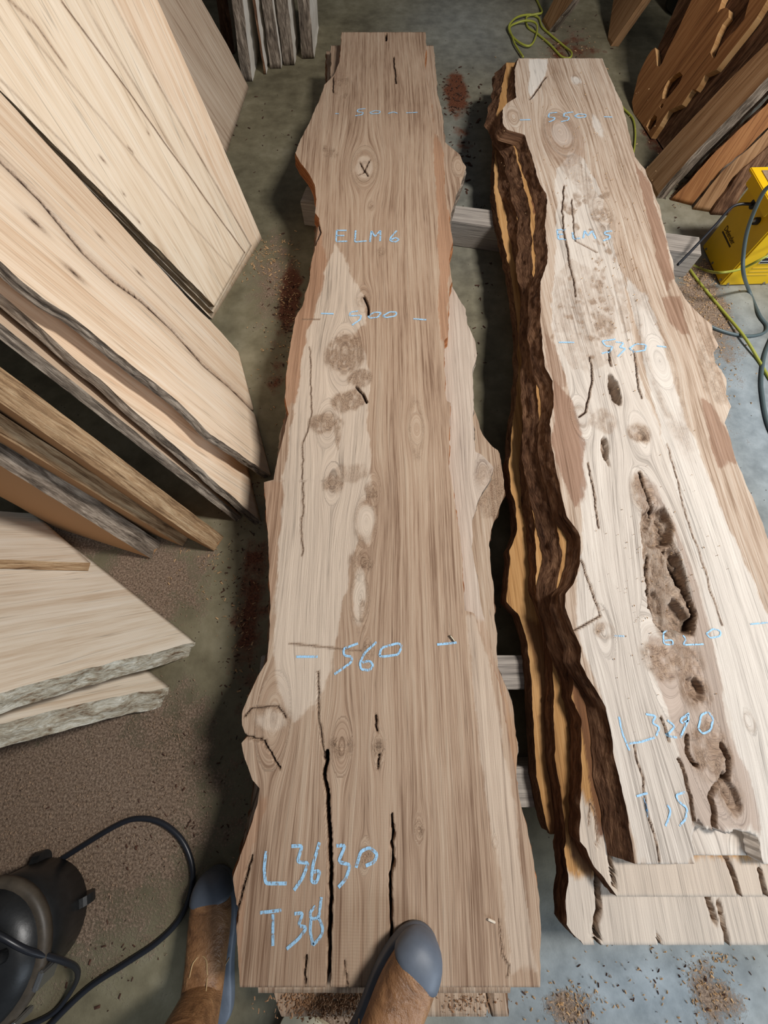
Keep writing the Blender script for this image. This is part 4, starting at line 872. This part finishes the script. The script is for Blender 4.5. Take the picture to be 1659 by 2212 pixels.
# ------------------------------------------------------------------ person: two boots and work trousers
leather = NT('brown_leather'); g_ = leather.n('ShaderNodeTexCoord').outputs['Object']
n1 = leather.noise(leather.vmul(g_, (1.0, 1.6, 1.6)), 16, 5, .65, 1.2); n2 = leather.noise(g_, 120, 4, .65)
leather.l(leather.ramp(n1, [(.3, srgb(104, 72, 48)), (.5, srgb(142, 102, 68)), (.72, srgb(168, 126, 88))]), leather.b.inputs['Base Color'])
leather.bump(leather.math('ADD', n1, leather.math('MULTIPLY', n2, .5)), .7, .006); leather.rough(.42)
rub = plain('grey_rubber', srgb(92, 100, 112), .5, 0, .12, 25); stitch = plain('stitching', srgb(190, 160, 116), .8)
cloth = plain('work_trousers', srgb(52, 54, 60), .9, 0, .25, 40)
def ring(c, a, b, tilt, n=28, flat=.0, pw=2.4):
    """super-ellipse section; tilt 0 = upright across the foot, 90 = horizontal (leg)"""
    t = math.radians(tilt); R = []
    for k in range(n):
        th_ = 2*math.pi*k/n; x = math.copysign(abs(math.cos(th_))**(2/pw), math.cos(th_))*a; h = math.copysign(abs(math.sin(th_))**(2/pw), math.sin(th_))*b
        if h < -flat > -1 and flat: h = -flat
        R.append((c[0]+x, c[1]-h*math.sin(t)*-1*-1 if False else c[1]+h*math.sin(t), c[2]+h*math.cos(t)))
    return R
def loft(name, rings, m, parent, caps=True, sub=1):
    n = len(rings[0]); v = [p for r in rings for p in r]
    f = [(i*n+k, i*n+(k+1) % n, (i+1)*n+(k+1) % n, (i+1)*n+k) for i in range(len(rings)-1) for k in range(n)]
    if caps: f += [tuple(range(n))[::-1], tuple((len(rings)-1)*n+k for k in range(n))]
    o = mesh(name, v, f, m, parent, smooth=True)
    if sub: md = o.modifiers.new('s', 'SUBSURF'); md.levels = sub; md.render_levels = sub
    return o
def boot(parent, loc, rz, side, label):
    b = loft('boot', [ring((0, y, z), a, h, t) for y, z, a, h, t in (
        (-.002, .040, .006, .008, 0), (-.006, .042, .022, .020, 0), (-.018, .046, .036, .028, 0), (-.04, .050, .046, .033, 0), (-.075, .054, .0505, .037, -2), (-.11, .060, .050, .043, -6),
        (-.145, .072, .046, .052, -14), (-.18, .090, .045, .064, -26), (-.215, .108, .047, .076, -42), (-.235, .140, .051, .076, -62), (-.240, .180, .056, .072, -78), (-.243, .225, .060, .071, -88), (-.245, .275, .063, .072, -90))], leather.m, parent)
    b.location = loc; b.rotation_euler = (0, 0, rz); b['label'] = label
    # sole outline
    half = [(0, .004), (.018, .001), (.034, -.010), (.046, -.030), (.0535, -.060), (.0555, -.095), (.051, -.135), (.042, -.175), (.039, -.21), (.041, -.25), (.038, -.285), (.026, -.303), (0, -.309)]
    ol = half+[(-x, y) for x, y in half[-2:0:-1]]
    rg = [[(x*s_, (y+.15)*s_-.15, z) for x, y in ol] for z, s_ in ((.0, .97), (.004, 1.0), (.022, 1.0), (.030, .985), (.034, .95))]
    loft('sole', rg, rub, b, True, 1)
    tc = [ring((0, y, z), a, h, t) for y, z, a, h, t in ((.004, .032, .006, .012, 0), (0, .036, .026, .024, 0), (-.012, .041, .0405, .032, 0), (-.032, .046, .0495, .0375, -4), (-.050, .0475, .0525, .0385, -10), (-.0515, .0475, .0500, .0360, -10))]
    loft('toe_cap', tc, rub, b, True, 1)
    tube('seam', [(-.047, -.165, .06), (-.040, -.168, .095), (-.022, -.160, .118), (-.015, -.135, .112), (.0, -.128, .107), (.015, -.135, .112), (.022, -.160, .118), (.040, -.168, .095), (.047, -.165, .06)], .0014, stitch, b, 6, .006)
    tube('seam', [(side*.020, -.160, .119), (side*.028, -.185, .150), (side*.034, -.200, .190), (side*.038, -.205, .24)], .0014, stitch, b, 6, .006)
    return b
pl_, pr_ = P(458, 1888, .05), P(930, 2028, .29)
pe = empty('person', (float(pl_[0])+.12, -.78, 0)); tag(pe, 'person in brown leather boots with grey rubber toes, straddling the near end of the slabs', 'person')
off = np.array(pe.location)
bl_ = boot(pe, tuple(np.array([pl_[0]-.003, pl_[1], .0])-off), math.radians(9), 1, 'left boot on the floor')
br_ = boot(pe, tuple(np.array([pr_[0]-.002, pr_[1]+.002, .2512])-off), math.radians(-37), -1, 'right boot resting on the slab end')
# trousers: one continuous skin from hips to both boot tops
def bt(b_): 
    c, s_ = math.cos(b_.rotation_euler[2]), math.sin(b_.rotation_euler[2]); l = b_.location
    return (l[0]-(-.245)*s_, l[1]+(-.245)*c, l[2]+.262)
a0, a1 = bt(bl_), bt(br_)
hip = (-.02, -.10, .93)
me = bpy.data.meshes.new('trousers')
kl = (a0[0]+.02, a0[1]+.02, .50); kr = (a1[0]-.03, a1[1]-.0, .66)
V = [hip, (hip[0]-.10, hip[1], .88), kl, a0, (hip[0]+.10, hip[1], .88), kr, a1, (hip[0], hip[1], 1.02)]
me.from_pydata(V, [(0, 1), (1, 2), (2, 3), (0, 4), (4, 5), (5, 6), (0, 7)], []); me.materials.append(cloth)
o = bpy.data.objects.new('trousers', me); COL.objects.link(o); o.parent = pe
md = o.modifiers.new('skin', 'SKIN'); md.use_smooth_shade = True
for i, r_ in enumerate((.14, .105, .075, .066, .105, .075, .066, .15)):
    sv = me.skin_vertices[0].data[i]; sv.radius = (r_, r_); sv.use_root = (i == 0)
ms = o.modifiers.new('sub', 'SUBSURF'); ms.levels = 2; ms.render_levels = 2

# ------------------------------------------------------------------ small things on the floor
pa = planeF((600, 2214), (690, 2208), 0)
poly = [P(x, y, .004)[:2] for x, y in ((596, 2230), (612, 2196), (631, 2166), (668, 2184), (716, 2216), (740, 2240))]
o = prism('plywood_offcut', [tuple(q) for q in poly], [], Plane((0, 0, .012), (1, 0, 0), (0, 1, 0)), .010, plain('ply_beige', srgb(196, 184, 156), .7, 0, .08, 30), None)
tag(o, 'beige plywood offcut on the floor between the boots', 'offcut')
# black tub in the far right corner
tb = P(1452, 40); tubo = lathe('plastic_tub', [(0, .004), (.13, .004), (.15, .02), (.17, .28), (.185, .285), (.185, .30), (.165, .30), (.148, .03), (0, .025)], vp, None, (tb[0]+.12, tb[1]+.1, 0))
tag(tubo, 'black plastic tub in the dark far right corner', 'tub')
def chips(name, label, spec, m, seed, zf=None):
    r = np.random.default_rng(seed); V, Fc = [], []
    for px, py, rx, ry, n, sz in spec:
        for k in range(n):
            x, y = px+rx*r.normal(0, .5), py+ry*r.normal(0, .5)
            q = P(x, y, (zf or 0)); l = sz*r.uniform(.4, 1.6); wd = l*r.uniform(.15, .5); a = r.uniform(0, 6.28); t = r.uniform(.0015, .004)
            c, s_ = math.cos(a), math.sin(a); b = len(V); z0 = q[2]+.0008+r.uniform(0, .002); tl = r.uniform(0, .25)*l
            for dx, dy, dz in ((-l, -wd, 0), (l, -wd*.6, tl), (l*.8, wd, tl), (-l*.9, wd*.8, 0), (0, 0, t+tl*.5)):
                V.append((q[0]+dx*c-dy*s_, q[1]+dx*s_+dy*c, z0+dz))
            Fc += [(b, b+1, b+4), (b+1, b+2, b+4), (b+2, b+3, b+4), (b+3, b, b+4), (b+3, b+2, b+1, b)]
    o = mesh(name, V, Fc, m); tag(o, label, 'wood chips', None, 'stuff'); return o
pal = plain('pale_chip', srgb(192, 156, 114), .85, 0, .3, 90); drk = plain('dark_chip', srgb(72, 44, 30), .9, 0, .4, 70)
chips('wood_chips', 'pale sawdust curls and chips scattered over the floor', [(575, 560, 60, 50, 130, .006), (625, 640, 40, 120, 160, .005), (600, 760, 60, 120, 70, .004), (440, 1220, 110, 70, 60, .004), (520, 1330, 50, 130, 80, .004), 
      (1500, 590, 60, 40, 260, .004), (1520, 670, 60, 90, 340, .004), (1560, 790, 60, 90, 110, .004), (1440, 340, 60, 120, 60, .005), (1220, 110, 120, 60, 40, .006), (1540, 2130, 60, 90, 160, .003), (1230, 2170, 80, 60, 120, .003), (1420, 2120, 240, 100, 80, .003)], pal, 5)
chips('sawdust_grains', 'coarse brown sawdust spread over the floor at the lower left', [(340, 1290, 120, 60, 260, .0028), (370, 1580, 120, 120, 260, .003), (150, 1750, 320, 250, 1300, .0028)], plain('dust_chip', srgb(146, 122, 100), .9, 0, .3, 90), 11)
chips('bark_crumbs', 'dark bark crumbs scattered over the floor', [(985, 200, 44, 50, 90, .008), (1000, 320, 60, 130, 70, .010), (620, 680, 50, 140, 120, .006), (520, 1300, 60, 300, 160, .004), (560, 280, 120, 130, 30, .008), (440, 1700, 140, 200, 50, .004), (300, 1800, 200, 160, 40, .004), (1040, 640, 30, 240, 26, .007), (1450, 430, 50, 90, 30, .007), (1230, 90, 130, 70, 40, .008), (1400, 2130, 260, 100, 60, .004), (220, 2080, 90, 120, 24, .005)], drk, 6)
chips('sawdust_crumbs', 'fine sawdust specks lying on the top of the right stack', [(1230, 330, 110, 220, 130, .0022), (1330, 560, 90, 300, 200, .0022), (1420, 1250, 120, 250, 140, .0018)], pal, 8, Z5+.001)
chips('sawdust_heap', 'sawdust heaped on the projecting end of the lowest left slab', [(720, 2165, 110, 34, 900, .0030), (1010, 2165, 80, 24, 120, .002)], plain('brown_dust', srgb(150, 112, 80), .9, 0, .3, 120), 9, Z6c+.001)

sp = P(1062, 1989, Z6+.004); o = box('wood_splinter', tuple(sp), .016, .004, .004, plain('pale_splinter', srgb(226, 212, 192), .8), None, -.35, .001)
tag(o, 'tiny pale splinter lying on the slab chalked ELM 6 by the right boot', 'splinter')
sp = P(977, 1379, Z6+.005); o = tube('nail', [sp+np.array([-.006, .008, 0]), sp+np.array([.006, -.008, 0])], .0022, plain('nail_steel', srgb(170, 160, 140), .4, .7), None, 8, .004)
tag(o, 'short nail lying near the chalk mark 560 on the left slab', 'nail')
